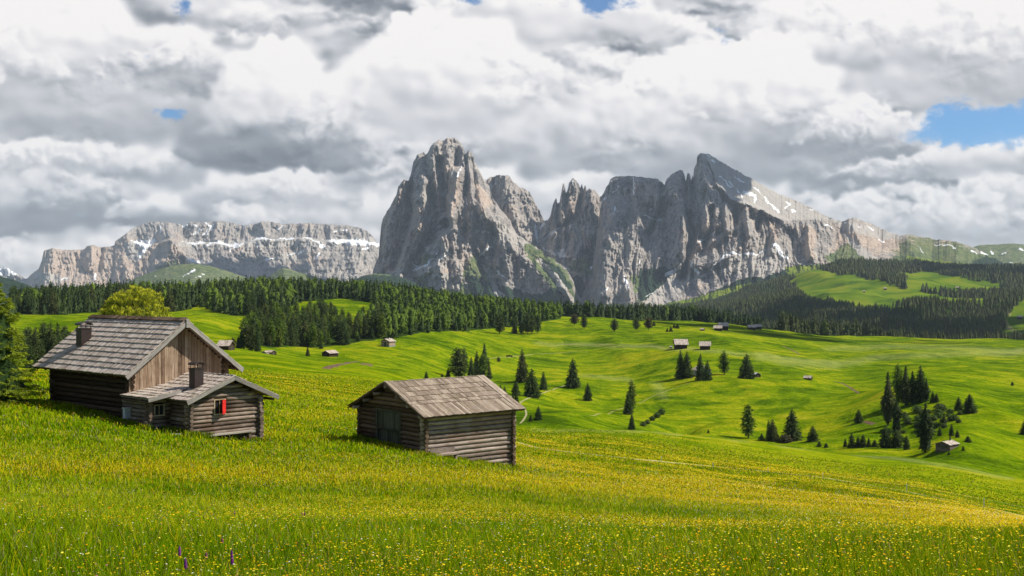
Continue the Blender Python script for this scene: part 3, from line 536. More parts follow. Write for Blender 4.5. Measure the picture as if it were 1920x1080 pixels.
# ------------------------------------------------------------------ terrain profiles: (range, photo row) seen along photo columns
K = 1.43
PROF = {
 -700: [(8,1080),(17,975),(28,905),(42,850),(54,806),(70,750),(100,705),(140,690),(200,705),(400,690),(600,660),(900,600),(1200,578),(1400,574),(1700,640),(3000,640),(5000,600)],
 0:    [(8,1080),(17,975),(28,900),(42,832),(54,788),(66,752),(85,722),(110,703),(140,694),(200,712),(300,706),(480,685),(560,665),(720,632),(900,598),(1060,588),(1250,578),(1400,576),(1700,640),(3000,640),(5000,600)],
 115:  [(8,1080),(17,975),(28,903),(42,837),(52,800),(59,772),(70,745),(85,724),(110,702),(140,694),(200,712),(300,706),(480,684),(560,665),(720,630),(900,600),(1060,590),(1250,575),(1400,573),(1700,640),(3000,640),(5000,600)],
 245:  [(8,1080),(17,978),(28,910),(42,848),(50,820),(56,799),(66,765),(85,728),(110,705),(150,690),(220,690),(350,690),(480,676),(600,652),(760,612),(900,592),(1060,586),(1250,566),(1400,562),(1700,640),(3000,640),(5000,600)],
 330:  [(8,1080),(17,982),(28,918),(42,860),(50,833),(56,812),(66,778),(85,740),(110,714),(160,692),(240,684),(380,676),(520,655),(640,630),(740,604),(800,588),(840,586),(960,586),(1100,576),(1250,566),(1400,562),(1700,640),(3000,640),(5000,600)],
 400:  [(8,1080),(17,984),(28,923),(42,868),(50,842),(56,822),(66,793),(85,757),(110,727),(160,700),(240,686),(380,676),(520,652),(640,628),(740,600),(800,584),(840,582),(900,590),(1000,596),(1120,580),(1250,562),(1400,556),(1700,640),(3000,640),(5000,600)],
 480:  [(8,1080),(17,986),(28,927),(42,874),(50,849),(56,832),(66,808),(85,774),(115,738),(160,710),(240,693),(380,676),(520,657),(660,638),(800,616),(900,604),(980,598),(1080,585),(1250,560),(1400,552),(1700,640),(3000,640),(5000,600)],
 600:  [(8,1080),(17,990),(28,930),(42,876),(52,846),(62,823),(75,800),(95,773),(130,743),(180,719),(250,703),(300,700),(380,696),(480,684),(630,664),(780,640),(930,612),(1050,592),(1150,576),(1280,560),(1420,553),(1700,640),(3000,640),(5000,600)],
 668:  [(8,1080),(17,993),(28,934),(42,880),(52,850),(61,826),(72,806),(92,780),(125,752),(175,727),(235,708),(280,702),(380,700),(480,686),(630,664),(760,644),(900,620),(1050,592),(1150,574),(1280,562),(1420,556),(1700,640),(3000,640),(5000,600)],
 795:  [(8,1080),(17,998),(28,940),(42,890),(50,870),(57.5,853),(68,833),(88,805),(120,778),(170,752),(215,738),(260,734),(330,736),(430,728),(520,708),(640,685),(780,650),(880,628),(1000,612),(1150,590),(1300,572),(1450,564),(1700,640),(3000,640),(5000,600)],
 960:  [(8,1080),(17,1006),(28,950),(42,908),(52,891),(60.5,881),(72,869),(92,853),(130,832),(190,813),(240,806),(270,808),(320,822),(390,816),(470,792),(560,757),(640,735),(720,718),(820,695),(940,660),(1060,635),(1200,612),(1320,592),(1450,582),(1700,640),(3000,640),(5000,600)],
 1060: [(8,1080),(17,1012),(28,962),(45,920),(60,899),(75,882),(100,862),(140,838),(200,815),(250,805),(275,806),(330,826),(400,818),(480,790),(570,755),(640,728),(740,710),(860,688),(980,662),(1080,638),(1200,616),(1320,600),(1450,594),(1700,640),(3000,640),(5000,600)],
 1150: [(8,1080),(17,1018),(28,970),(50,920),(68,899),(85,882),(105,866),(145,840),(210,817),(265,806),(290,807),(350,828),(430,818),(490,802),(570,768),(640,745),(720,722),(860,690),(1000,657),(1140,632),(1280,612),(1400,601),(1550,598),(1800,640),(3000,640),(5000,600)],
 1300: [(8,1080),(17,1022),(28,980),(50,935),(72,908),(95,893),(125,880),(165,860),(215,838),(265,820),(300,815),(340,830),(390,845),(460,830),(520,802),(600,758),(700,712),(790,682),(890,655),(1050,636),(1250,618),(1450,607),(1750,602),(2100,640),(3000,640),(5000,595)],
 1450: [(8,1080),(17,1026),(28,986),(50,945),(72,922),(95,910),(130,898),(170,880),(215,860),(265,842),(300,834),(340,845),(390,850),(470,826),(570,780),(700,712),(840,682),(980,660),(1150,645),(1350,631),(1500,621),(1650,618),(1900,660),(2600,625),(3200,600),(4000,580),(5200,548),(6200,528)],
 1600: [(8,1080),(17,1032),(28,994),(50,956),(72,936),(95,924),(130,912),(170,897),(215,880),(265,863),(310,852),(340,856),(380,846),(430,836),(480,818),(560,775),(640,745),(840,700),(1050,675),(1280,655),(1500,640),(1700,630),(1800,630),(2100,672),(2700,636),(3300,598),(4000,568),(4800,538),(5600,508),(6400,494)],
 1750: [(8,1080),(17,1038),(28,1002),(50,968),(72,955),(95,946),(130,936),(170,920),(215,896),(250,877),(275,873),(300,873),(320,858),(345,843),(400,803),(470,770),(560,732),(680,705),(860,685),(1100,664),(1400,648),(1700,637),(1800,636),(2100,680),(2700,634),(3300,598),(4000,560),(4800,538),(5600,512),(6400,498)],
 1920: [(8,1080),(17,1044),(28,1010),(50,985),(72,975),(95,970),(130,968),(160,962),(200,938),(250,910),(290,901),(320,900),(360,876),(430,828),(550,775),(700,733),(900,698),(1140,670),(1400,652),(1700,640),(1800,639),(2100,660),(2600,620),(3300,580),(4000,556),(4800,540),(5600,520),(6400,500)],
 2600: [(8,1080),(17,1060),(28,1040),(50,1020),(72,1010),(95,1000),(130,990),(200,960),(250,930),(290,915),(360,890),(430,850),(550,800),(700,745),(900,705),(1140,675),(1400,655),(1700,640),(1800,639),(2100,640),(2600,600),(3300,570),(4000,550),(4800,535),(5600,515),(6400,500)],
}
LR = np.linspace(math.log(0.4), math.log(7500), 620)
def pchip(x, y, xi):
    h = np.diff(x); dl = np.diff(y)/h; m_ = np.zeros_like(y)
    for i in range(1, len(x)-1):
        if dl[i-1]*dl[i] > 0:
            w1, w2 = 2*h[i]+h[i-1], h[i]+2*h[i-1]; m_[i] = (w1+w2)/(w1/dl[i-1]+w2/dl[i])
    m_[0], m_[-1] = dl[0], dl[-1]
    k = np.clip(np.searchsorted(x, xi)-1, 0, len(x)-2); t = (xi-x[k])/h[k]; t = np.clip(t, 0, 1)
    h00 = 2*t**3-3*t**2+1; h10 = t**3-2*t**2+t; h01 = -2*t**3+3*t**2; h11 = t**3-t**2
    return h00*y[k]+h10*h[k]*m_[k]+h01*y[k+1]+h11*h[k]*m_[k+1]
_cols = sorted(PROF); _Z = []
for c in _cols:
    ca = math.cos(math.atan((c-960)/F)); pts = PROF[c]
    r = [0.4, 2, 4]+[p[0] for p in pts]+[8500]
    z = [-1.66, -1.72, -1.83]+[-(p[1]-540)/F*p[0]*ca for p in pts]
    z += [z[-1]*1.0]
    z[0:3] = [-1.45, -1.55, -1.72]; z[4] = z[3]+(z[5]-z[3])*.46       # even fall of the near slope
    # smooth in range (not its log) so that slopes read as real slopes
    rr = np.exp(LR); _Z.append(pchip(np.array(r, float), np.array(z, float), rr))
_Z = np.array(_Z)
TH0, TH1 = math.atan((-700-960)/F), math.atan((2600-960)/F)
TH = np.linspace(TH0, TH1, 1000)
_cth = np.array([math.atan((c-960)/F) for c in _cols])
ZT = np.empty((len(TH), len(LR)))
def smooth_cols(Zc):
    out = np.empty((len(TH), Zc.shape[1]))
    for j in range(Zc.shape[1]): out[:, j] = pchip(_cth, Zc[:, j], TH)
    return out
ZT = smooth_cols(_Z)
# soften along the angle, then add small natural undulation
def box1(a, n, ax):
    k = np.ones(n)/n; return np.apply_along_axis(lambda v: np.convolve(np.pad(v, n//2, mode='edge'), k, 'valid')[:len(v)], ax, a)
ZT = box1(box1(ZT, 41, 0), 31, 0)
ZT = box1(ZT, 5, 1)
RR = np.exp(LR)[None, :]; _X = np.sin(TH)[:, None]*RR; _Y = np.cos(TH)[:, None]*RR
CREST = [(-700,140),(0,140),(245,150),(330,170),(400,200),(480,225),(600,255),(668,262),(795,265),(960,258),(1060,265),(1150,278),(1300,300),(1450,300),(1600,312),(1750,292),(1920,320),(2600,330)]
def undul(X, Y, R):
    P_ = 960+X/Y*F
    def fold(pts, w, a):        # (column, range) spine, width and height in metres
        q = [((p-960)/F*r*.97, r*math.cos(math.atan((p-960)/F))) for p, r in pts]
        d_, _t = seg_dist(X.astype(np.float32), Y.astype(np.float32), q); return a*np.exp(-(d_/w)**2)
    u = fold([(1190,380),(1245,440),(1290,520)], 9, -4.0)+fold([(1215,372),(1270,430),(1330,490),(1400,520)], 14, 3.2)+fold([(1560,420),(1600,500),(1640,580)], 16, 3.0)+fold([(1690,345),(1700,400),(1690,450)], 11, -4.5)
    u = u+fold([(1760,370),(1800,420),(1850,500)], 16, 2.5)+fold([(1420,400),(1500,420)], 16, 2.0)+fold([(1100,640),(1190,640),(1260,700)], 22, -3)+fold([(880,560),(960,600),(1040,620)], 22, 2.5)+fold([(620,420),(700,420),(780,400)], 22, 2.2)+fold([(1040,470),(1100,520)], 18, 2.6)
    u = u+(ridged(X/95, Y/150, 4, 221)-.35)*5.5*ss(R, 340, 520)*(1-ss(R, 1000, 1400)*.6)
    return u+undul0(X, Y, R)
def undul0(X, Y, R):
    u = (fbm(X/9, Y/9, 4, 201)-.5)*.20*ss(R, 16, 50)+(fbm(X/38, Y/38, 4, 207)-.5)*1.5*ss(R, 90, 260)+(fbm(X/120, Y/150, 4, 211)-.5)*7.0*ss(R, 330, 800)
    return u+(ridged(X/420, Y/420, 5, 217)-.35)*45*ss(R, 2300, 3400)
ZT = ZT+undul(_X, _Y, RR)
def ground_z(x, y):
    """height of the ground sheet at a point (numpy friendly)"""
    x = np.asarray(x, float); y = np.asarray(y, float)
    th = np.arctan2(x, y); r = np.hypot(x, y)
    a = np.clip((th-TH0)/(TH1-TH0)*(len(TH)-1), 0, len(TH)-1.001); b = np.clip((np.log(np.maximum(r, .41))-LR[0])/(LR[-1]-LR[0])*(len(LR)-1), 0, len(LR)-1.001)
    i = a.astype(int); j = b.astype(int); fa = a-i; fb = b-j
    return (ZT[i, j]*(1-fa)+ZT[i+1, j]*fa)*(1-fb)+(ZT[i, j+1]*(1-fa)+ZT[i+1, j+1]*fa)*fb
_PY = 540-ZT/_Y*F       # photo row of every ground vertex
def spot(px, py, rmin=0, rmax=1e9):
    """first ground point seen at a photo position"""
    th = math.atan((px-960)/F); a = (th-TH0)/(TH1-TH0)*(len(TH)-1); i = int(a); fa = a-i
    row = _PY[i]*(1-fa)+_PY[i+1]*fa; R_ = RR[0]
    ok = (R_ >= rmin) & (R_ <= rmax); idx = np.where(ok)[0]; rw = row[idx]
    run = np.minimum.accumulate(rw)
    vis = np.where(rw <= py)[0]
    if len(vis) == 0: k = idx[np.argmin(rw)]; r = R_[k]
    else:
        k = idx[vis[0]]
        if k > idx[0]:
            f_ = (row[k-1]-py)/max(row[k-1]-row[k], 1e-6); r = R_[k-1]+(R_[k]-R_[k-1])*min(max(f_, 0), 1)
        else: r = R_[k]
    x, y = math.sin(th)*r, math.cos(th)*r
    return x, y, float(ground_z(x, y)), r
# masks painted as meadow plants grow: flower drifts, dry sedge, bare soil, woodland floor; also one band of cloud shade
GPX = 960+_X/_Y*F; GPY = _PY
A_f = np.zeros_like(ZT); A_p = np.zeros_like(ZT); A_s = np.zeros_like(ZT); A_d = np.zeros_like(ZT); A_w = np.zeros_like(ZT)
jx = GPX+(fbm(_X/np.maximum(RR*.02, .5), _Y/np.maximum(RR*.06, .5), 4, 301)-.5)*30; jy = GPY+(fbm(_X/np.maximum(RR*.02, .5), _Y/np.maximum(RR*.06, .5), 4, 307)-.5)*8
def lay(A, pts, w, a, r0=0, r1=1e9):
    d_, t_ = seg_dist(jx, jy*3, [(p[0], p[1]*3) for p in pts]); A += a*np.clip(1-d_/w, 0, 1)*((RR > r0) & (RR < r1))
lay(A_f, [(0,885),(300,890),(640,898),(900,905),(1100,918),(1400,945),(1700,970),(1920,990)], 75, .95, 0, 130)
lay(A_f, [(1000,880),(1250,905),(1500,930),(1750,965),(1920,985)], 60, .6, 0, 150)
lay(A_f, [(1020,845),(1250,862),(1500,885),(1700,905)], 50, .30, 60, 300)
lay(A_f, [(420,840),(560,790),(700,760)], 70, .25, 50, 200)
lay(A_d, [(420,590),(440,600)], 90, -.6, 500, 1000)
lay(A_p, [(985,860),(1020,880),(1090,905)], 26, .9, 50, 160); lay(A_p, [(970,870),(1000,890)], 20, .6, 50, 100)
lay(A_p, [(1000,808),(1150,806),(1300,814),(1450,832),(1600,850),(1750,872),(1900,897)], 13, .55, 200, 330)
lay(A_p, [(1010,645),(1180,648),(1300,655),(1450,668),(1560,680)], 16, .65, 700, 1600); lay(A_p, [(1420,672),(1560,688),(1640,670),(1920,662)], 26, .60, 800, 1700)
lay(A_p, [(1560,655),(1650,650),(1800,655),(1920,658)], 24, .5, 900, 1700); lay(A_p, [(1100,705),(1160,708),(1180,712)], 16, .6, 500, 900); lay(A_p, [(1230,720),(1238,745)], 14, .5, 500, 800)
lay(A_s, [(1560,660),(1650,672),(1600,665)], 40, .25, 800, 1700); lay(A_s, [(1590,792),(1600,797)], 10, .5, 300, 500)
lay(A_d, [(1540,641),(1700,652),(1920,652)], 14, .9, 1000, 1790); lay(A_d, [(1180,790),(1240,800),(1340,790),(1400,800)], 60, .22, 380, 600); lay(A_d, [(1560,836),(1700,850),(1800,850),(1920,885)], 50, .5, 300, 420)  # first band paints the plateau's cloud shade into the colour; others are lush grass
lay(A_d, [(1290,882),(1500,905),(1700,925),(1920,955)], 26, .5, 90, 200); lay(A_d, [(600,870),(750,880),(940,905)], 40, .25, 45, 90); lay(A_d, [(1160,760),(1200,740),(1240,690)], 40, .15, 480, 800)
lay(A_d, [(500,625),(640,640)], 60, -.2, 600, 900)
lay(A_s, [(612,690),(640,682),(655,679),(668,679)], 6, .8, 380, 620); lay(A_s, [(676,683),(694,686)], 4.5, .75, 380, 620)
WOODS = {  # base areas of the woods, in photo positions at a range
 'ridge_left': ([(20,590),(20,555),(200,548),(340,545),(372,575),(340,583),(250,588),(190,584),(120,590)], 900, 1500, 1),
 'ridge_mid': ([(366,570),(372,540),(620,540),(760,556),(790,568),(700,566),(640,560),(560,566),(540,580),(500,588),(440,592),(400,584)], 880, 1500, 1),
 'ridge_right': ([(700,580),(720,558),(900,562),(960,575),(1050,588),(1052,598),(960,612),(880,620),(800,622),(760,630),(700,640),(670,628),(700,600)], 800, 1500, 1),
 'middle': ([(455,648),(460,612),(520,600),(600,592),(620,600),(650,618),(690,628),(720,632),(700,638),(650,645),(600,652),(540,650),(480,655)], 640, 1100, 1),
}
gx_, gy_ = GPX, GPY
wood_m = np.zeros_like(ZT)
for nm, (pl, r0, r1, k) in WOODS.items(): wood_m = np.maximum(wood_m, polysoft(gx_, gy_, pl, 3)*((RR > r0) & (RR < r1)))
# far slope at the right: woods with clearings
FAR_M = [[(1470,508),(1530,498),(1560,515),(1590,520),(1660,535),(1600,555),(1560,560),(1530,575),(1490,545)],
         [(1555,560),(1620,560),(1700,575),(1640,580),(1560,578)],[(1250,562),(1320,548),(1380,532),(1405,530),(1395,545),(1330,562),(1290,572),(1240,570)],
         [(1740,512),(1800,520),(1870,530),(1880,545),(1820,550),(1760,545),(1720,530)],[(1690,515),(1760,510),(1750,540),(1700,545)],[(1520,525),(1600,530),(1700,545),(1800,556),(1860,555),(1830,575),(1760,570),(1640,570),(1560,560)],
         [(1875,640),(1880,600),(1890,575),(1925,555),(2600,540),(2600,640)],[(1498,600),(1512,595),(1506,612),(1498,614)]]
clear = np.zeros_like(ZT)
fj = GPX+(fbm(_X/160, _Y/400, 5, 331)-.5)*50; fk = GPY+(fbm(_X/160, _Y/400, 5, 337)-.5)*16
for pl in FAR_M: clear = np.maximum(clear, polysoft(fj, fk, pl, 2))
far_w = ss(RR, 1800, 1850)*(1-clear)
A_w = np.maximum(wood_m, far_w)
_cr = np.interp(GPX, [c[0] for c in CREST], [c[1] for c in CREST]); A_n = 1-ss(RR, _cr*.97, _cr*1.05)
A_p = np.clip(A_p, 0, 1); A_f = np.clip(A_f, 0, 1); A_s = np.clip(A_s, 0, 1)

def ground_mat():
    m, t, b = mat('alpine_meadow', .95, .0)
    P = t.geo('Position'); PX_, PY_, PZ_ = t.sep(P)
    R_ = t.vm('LENGTH', P, out=1)
    fl, pa, so, dk, wd = [t.attr(k) for k in ('flowers', 'pale', 'soil', 'lush_and_shade', 'wood')]
    n_big = t.noise(P, .012, 6, .6); n_mid = t.noise(P, .09, 6, .6); n_sm = t.noise(P, .9, 5, .7); n_f = t.noise(P, 6.0, 4, .7)
    stripe = t.noise(t.vm('MULTIPLY', P, (.35, 1.4, 1)), .05, 6, .65)
    nearw = t.attr('near')
    patch = t.sstep(t.noise(t.vm('MULTIPLY', P, (1, .6, 1)), .022, 3, .5, 1.5), .50, .54)
    g = (n_big*.42+n_mid*.34+stripe*.34+n_sm*.24-.67)*1.5+.53+nearw*.05+(patch-.5)*.09
    base = t.ramp(g-dk*.10, [(.34, (.042,.085,.002)), (.46, (.085,.150,.002)), (.55, (.140,.205,.003)), (.66, (.225,.255,.005)), (.8, (.29,.27,.02))])
    fine = t.ramp(n_f*.5+n_sm*.5, [(.32, (.60,.62,.60)), (.5, (1.,1.,1.)), (.68, (1.35,1.3,1.2))])
    base = t.mix(.75, base, t.mix(1.0, base, fine, 'MULTIPLY'))
    tf = t.ramp(t.noise(P, .30, 5, .72), [(.36, (.72,.78,.7)), (.5, (1, 1, 1)), (.64, (1.30,1.2,1.2))]); base = t.mix(t.sstep(R_, 120, 300)*.8, base, t.mix(1.0, base, tf, 'MULTIPLY'))
    # drifts of yellow flowers
    fv = t.voro(P, 3.0, 'Distance'); fv2 = t.voro(P, 1.1, 'Distance')
    thr = .08+fl*.34+t.sstep(n_mid, .45, .7)*.14
    base = t.mix(nearw*t.sstep(t.noise(P, .06, 6, .65)*.6+n_sm*.4, .42, .62)*.45, base, (.26,.29,.006))
    dots = t.m('LESS_THAN', fv, thr)*t.sstep(R_, 6, 30)
    yel = t.mix(n_sm, (.50,.30,.006), (.62,.47,.02))
    near = t.sstep(R_, 90, 260, 1.0, 0.0)
    base = t.mix(dots*near*.55, base, yel)
    base = t.mix(fl*.30*t.sstep(n_mid*.6+n_sm*.4, .38, .58), base, (.42,.28,.008))
    base = t.mix(pa*t.sstep(n_mid*.5+n_sm*.5, .3, .55)*.62, base, (.32,.33,.13))
    base = t.mix(t.sstep(so+(n_mid-.5)*.5, .3, .6), base, t.mix(n_sm, (.10,.065,.035), (.24,.18,.11)))
    base = t.mix(t.sstep(wd, .4, .6)*.9, base, (.020,.045,.012))
    far = t.sstep(R_, 1750, 2200)
    fb = t.ramp(t.noise(P, .006, 6, .6), [(.35, (.045,.09,.008)), (.5, (.10,.17,.008)), (.62, (.17,.21,.015))])
    base = t.mix(far*(1-wd), base, fb)
    t.put(b.inputs['Base Color'], base)
    h = n_sm*.25+n_f*.05*near+n_mid*2.0+stripe*1.4*t.sstep(R_, 100, 300)+t.noise(P, .35, 4, .6)*.9
    bump(t, b, h, .7, 1.0)
    return m
M_GROUND = ground_mat()
V = np.stack([_X, _Y, ZT], -1).reshape(-1, 3)
me = np_mesh('ground', V, grid_faces(len(TH), len(LR))[:, ::-1], [M_GROUND], True,
    dict(flowers=A_f.ravel(), pale=A_p.ravel(), soil=A_s.ravel(), lush_and_shade=np.clip(A_d, -1, 1).ravel(), wood=A_w.ravel(), near=A_n.ravel()))
# the sheet carries on beside and behind the camera
nb = 90; th2 = np.linspace(TH1, TH0+2*math.pi, nb); kk = np.linspace(0, 1, nb)
base_i = len(V); R2 = RR[0][::8]; Z2 = ZT[-1][::8][None]*(1-kk[:, None])+ZT[0][::8][None]*kk[:, None]; Z2 = np.clip(Z2, -120, 99)
V2 = np.stack([np.sin(th2)[:, None]*R2[None], np.cos(th2)[:, None]*R2[None], Z2], -1).reshape(-1, 3)
V2 = np.concatenate([V2, [[0, 0, -1.66]]])
fan = np.array([[len(V2)-1, i*len(R2), (i+1)*len(R2)] for i in range(nb-1)])
g2 = np_mesh('ground_b', V2, [grid_faces(nb, len(R2))[:, ::-1], fan], [M_GROUND], True)
def join_into(me_a, mes):
    bm = bmesh.new(); bm.from_mesh(me_a)
    for q in mes: bm.from_mesh(q)
    bm.to_mesh(me_a); bm.free(); me_a.update(); return me_a
join_into(me, [g2])
ground = tag(np_obj('ground', me), kind='structure')

# ------------------------------------------------------------------ trees
def leaf_mat(name, cols, tip=None):
    m, t, b = mat(name, .85, .15)
    tn = t.attr('tone'); tp = t.attr('tip'); oi = E(t, t.new('ShaderNodeObjectInfo').outputs['Random'])
    v = t.noise(t.obj('Object'), 3.0, 3, .6)
    c = t.ramp(tn*.75+v*.25+oi*.22-.10, [(.15, cols[0]), (.5, cols[1]), (.85, cols[2])])
    c = t.mix(t.sstep(oi, .55, 1.0)*.35, c, (.085,.070,.025))
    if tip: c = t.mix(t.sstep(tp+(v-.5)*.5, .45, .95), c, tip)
    t.put(b.inputs['Base Color'], c)
    t.put(b.inputs['Normal'], t.vm('NORMALIZE', t.vm('ADD', t.vm('MULTIPLY', t.geo('Normal'), (.7, .7, .7)), (0, 0, .30))))
    tr = t.new('ShaderNodeBsdfTranslucent'); t.put(tr.inputs[0], c)
    mx = t.new('ShaderNodeMixShader'); mx.inputs[0].default_value = .22
    o = [n for n in t.n if n.bl_idname == 'ShaderNodeOutputMaterial'][0]
    t.l.new(b.outputs[0], mx.inputs[1]); t.l.new(tr.outputs[0], mx.inputs[2]); t.l.new(mx.outputs[0], o.inputs[0])
    return m
M_SPR = leaf_mat('spruce_needles', [(.026,.048,.015), (.056,.090,.022), (.105,.145,.032)])
M_LAR = leaf_mat('larch_needles', [(.06,.105,.012), (.125,.195,.018), (.22,.29,.028)])
M_PIN = leaf_mat('pine_needles', [(.040,.065,.018), (.070,.105,.024), (.115,.145,.032)])
M_BRN = leaf_mat('dry_needles', [(.040,.040,.020), (.070,.062,.030), (.10,.085,.040)])
M_BUSH = leaf_mat('shrub_leaves', [(.05,.085,.016), (.085,.145,.022), (.14,.20,.035)])
M_FSPR = leaf_mat('sunlit_spruce_needles', [(.018,.045,.010), (.040,.085,.012), (.085,.145,.018)], (.24,.30,.02))  # yellow-green tips hold their sunlit tone in the needle colour
M_FPIN = leaf_mat('yellow_green_pine_needles', [(.04,.065,.008), (.14,.19,.010), (.26,.31,.014)], (.55,.55,.03))  # yellow-green needles with yellow tips
def bark_mat():
    m, t, b = mat('bark', .95, .1)
    P = t.obj('Object'); n = t.noise(t.vm('MULTIPLY', P, (1, 1, .15)), 14, 5, .6)
    t.put(b.inputs['Base Color'], t.ramp(n, [(.35, (.035,.026,.02)), (.6, (.12,.095,.075))])); return m
M_BARK = bark_mat()
_ry = lambda a: None
def quads_from(cen, ax, up, su, sv):
    """(n) quads: centre, long axis, second axis, half sizes"""
    a = ax*su[:, None]; b_ = up*sv[:, None]
    V = np.stack([cen-a-b_*.6, cen+a-b_*.25, cen+a+b_*.25, cen-a+b_*.6], 1).reshape(-1, 3)
    return V, np.arange(len(V)).reshape(-1, 4)
def nrm(v): return v/np.maximum(np.linalg.norm(v, axis=1, keepdims=True), 1e-9)
def conifer(seed, n, wr, shape, droop=.25, gap=0.0, size=.05, base=.06):
    """crown of a tree one metre tall; n sprays; wr = half width; returns V, F, tone, tip"""
    rs = np.random.RandomState(seed)
    t = base+(1-base)*rs.rand(n)**({'cone': 1.2, 'column': 1.05, 'egg': 1.0, 'round': .9}[shape])
    def prof(t):
        u = np.clip((t-base)/(1-base), 0, 1)
        if shape == 'cone': return (1-u)**.58*np.clip(u*6+.72, 0, 1)
        if shape == 'column': return np.clip((1-u)*2.3, 0, 1)**.8*(.78+.22*np.sin(u*9+seed))*np.clip(u*5+.5, 0, 1)
        if shape == 'egg': return np.sqrt(np.clip(1-(2*u**.85-1)**2, 0, 1))*(.8+.2*(1-u))+.06*(1-u)
        return np.sqrt(np.clip(1-(u*1.0-.28)**2/.53, 0, 1))
    nb = max(int(n/9), 14)         # limbs: sprays gather on them
    bt = base+(1-base)*(np.arange(nb)+rs.rand(nb)*.8)/nb; bt = base+(bt-base)**1.0; ba = np.arange(nb)*2.399+rs.rand(nb)*.5; bl = rs.uniform(.72, 1.12, nb)*(1-gap*(rs.rand(nb) < .35))
    k = rs.choice(nb, n, p=(lambda w: w/w.sum())((prof(bt)+.10)**1.35))
    f = rs.rand(n)**.55
    R = prof(bt[k])*wr*bl[k]+.012
    ang = ba[k]+rs.normal(size=n)*.20/(.4+f)
    rad = R*f; z = bt[k]-droop*rad*f+rs.normal(size=n)*.010+(.10*wr*f**3)
    tw = np.stack([np.cos(ang), np.sin(ang), np.full(n, -.25-droop*.8)], 1)+rs.normal(size=(n, 3))*.28
    cen = np.stack([rad*np.cos(ang), rad*np.sin(ang), z], 1)
    cen[:, 2] = np.maximum(cen[:, 2], .02)
    up = nrm(np.cross(tw, rs.normal(size=(n, 3))+np.array([0, 0, .6])))
    s = size*(.55+.75*rs.rand(n))*(.45+.55*prof(bt[k]))
    V, Fq = quads_from(cen, nrm(tw), up, s, s*.62)
    tone = np.repeat(np.clip(.5+rs.normal(size=n)*.17+(rs.rand(nb)[k]-.5)*.35, 0, 1), 4)
    tip = np.repeat(np.clip(f*1.0+rs.normal(size=n)*.15, 0, 1), 4)
    # leader shoots
    m_ = max(6, n//60); cz = np.linspace(.95, 1.0, m_); V2, F2 = quads_from(np.stack([0*cz, 0*cz, cz], 1)+rs.normal(size=(m_, 3))*.004, nrm(rs.normal(size=(m_, 3))*.3+np.array([0, 0, 1])), nrm(np.cross(rs.normal(size=(m_, 3)), [0, 0, 1.])), np.full(m_, .022), np.full(m_, .014))
    if shape in ('cone', 'column'):
        Fq = np.concatenate([Fq, F2+len(V)]); V = np.concatenate([V, V2]); tone = np.concatenate([tone, np.full(len(V2), .5)]); tip = np.concatenate([tip, np.full(len(V2), .9)])
    return V, Fq, tone, tip
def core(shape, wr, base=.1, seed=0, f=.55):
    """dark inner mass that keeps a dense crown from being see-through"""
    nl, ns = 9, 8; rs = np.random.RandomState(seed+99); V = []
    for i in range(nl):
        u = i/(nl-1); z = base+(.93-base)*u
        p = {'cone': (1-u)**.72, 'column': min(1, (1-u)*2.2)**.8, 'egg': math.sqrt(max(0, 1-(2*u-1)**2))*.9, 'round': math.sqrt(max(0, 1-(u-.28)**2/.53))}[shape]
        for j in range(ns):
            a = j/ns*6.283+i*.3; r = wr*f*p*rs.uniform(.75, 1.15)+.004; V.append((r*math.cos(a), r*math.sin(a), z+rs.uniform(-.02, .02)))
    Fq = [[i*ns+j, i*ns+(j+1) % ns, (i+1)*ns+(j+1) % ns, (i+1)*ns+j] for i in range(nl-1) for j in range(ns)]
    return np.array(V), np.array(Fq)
def trunk_geo(r=.014, top=.95, ns=7, lean=0, limbs=0, seed=0, spread=.2):
    V = []; Fq = []; hs = [-.03, .02, .15, .4, .7, top]; rs = np.random.RandomState(seed)
    for i, h in enumerate(hs):
        rr = r*(1.35, 1.12, 1, .8, .5, .12)[i]
        for j in range(ns): a = j/ns*6.283; V.append((rr*math.cos(a)+lean*h*h, rr*math.sin(a), h))
    for i in range(len(hs)-1):
        for j in range(ns): Fq.append((i*ns+j, i*ns+(j+1) % ns, (i+1)*ns+(j+1) % ns, (i+1)*ns+j))
    for q in range(limbs):
        a = q*2.4+rs.rand(); z = .12+.7*q/limbs; L = spread*(1-z*.8); o = len(V)
        for (f_, r_) in ((0, .28), (.5, .2), (1, .05)):
            for j in range(4):
                b_ = j/4*6.283; V.append((math.cos(a)*L*f_-math.sin(a)*math.cos(b_)*r*r_, math.sin(a)*L*f_+math.cos(a)*math.cos(b_)*r*r_, z-.06*f_*L/.2+math.sin(b_)*r*r_))
        for i in range(2):
            for j in range(4): Fq.append((o+i*4+j, o+i*4+(j+1) % 4, o+(i+1)*4+(j+1) % 4, o+(i+1)*4+j))
    return np.array(V), np.array(Fq)
def crown_mesh(name, m, seed, n, wr, shape, cf=.55, **k):
    V, Fq, tn, tp = conifer(seed, n, wr, shape, **k)
    if cf > 0:
        Vc, Fc = core(shape, wr, k.get('base', .06)+.04, seed, cf)
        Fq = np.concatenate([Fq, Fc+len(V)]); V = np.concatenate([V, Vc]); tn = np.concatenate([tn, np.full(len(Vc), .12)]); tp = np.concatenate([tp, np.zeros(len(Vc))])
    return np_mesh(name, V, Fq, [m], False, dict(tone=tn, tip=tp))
def trunk_mesh(seed=0, r=.014, limbs=8): V, Fq = trunk_geo(r, limbs=limbs, seed=seed); return np_mesh('trunk', V, Fq, [M_BARK], True)
TRUNKS = [trunk_mesh(i) for i in range(3)]
KIND = {}
def kind(key, name, cat, meshes): KIND[key] = (name, cat, meshes)
kind('spruce', 'spruce_tree', 'spruce', [crown_mesh('crown', M_SPR, s, 1500, .25, 'cone', droop=.32, size=.040) for s in (1, 2, 3, 4)])
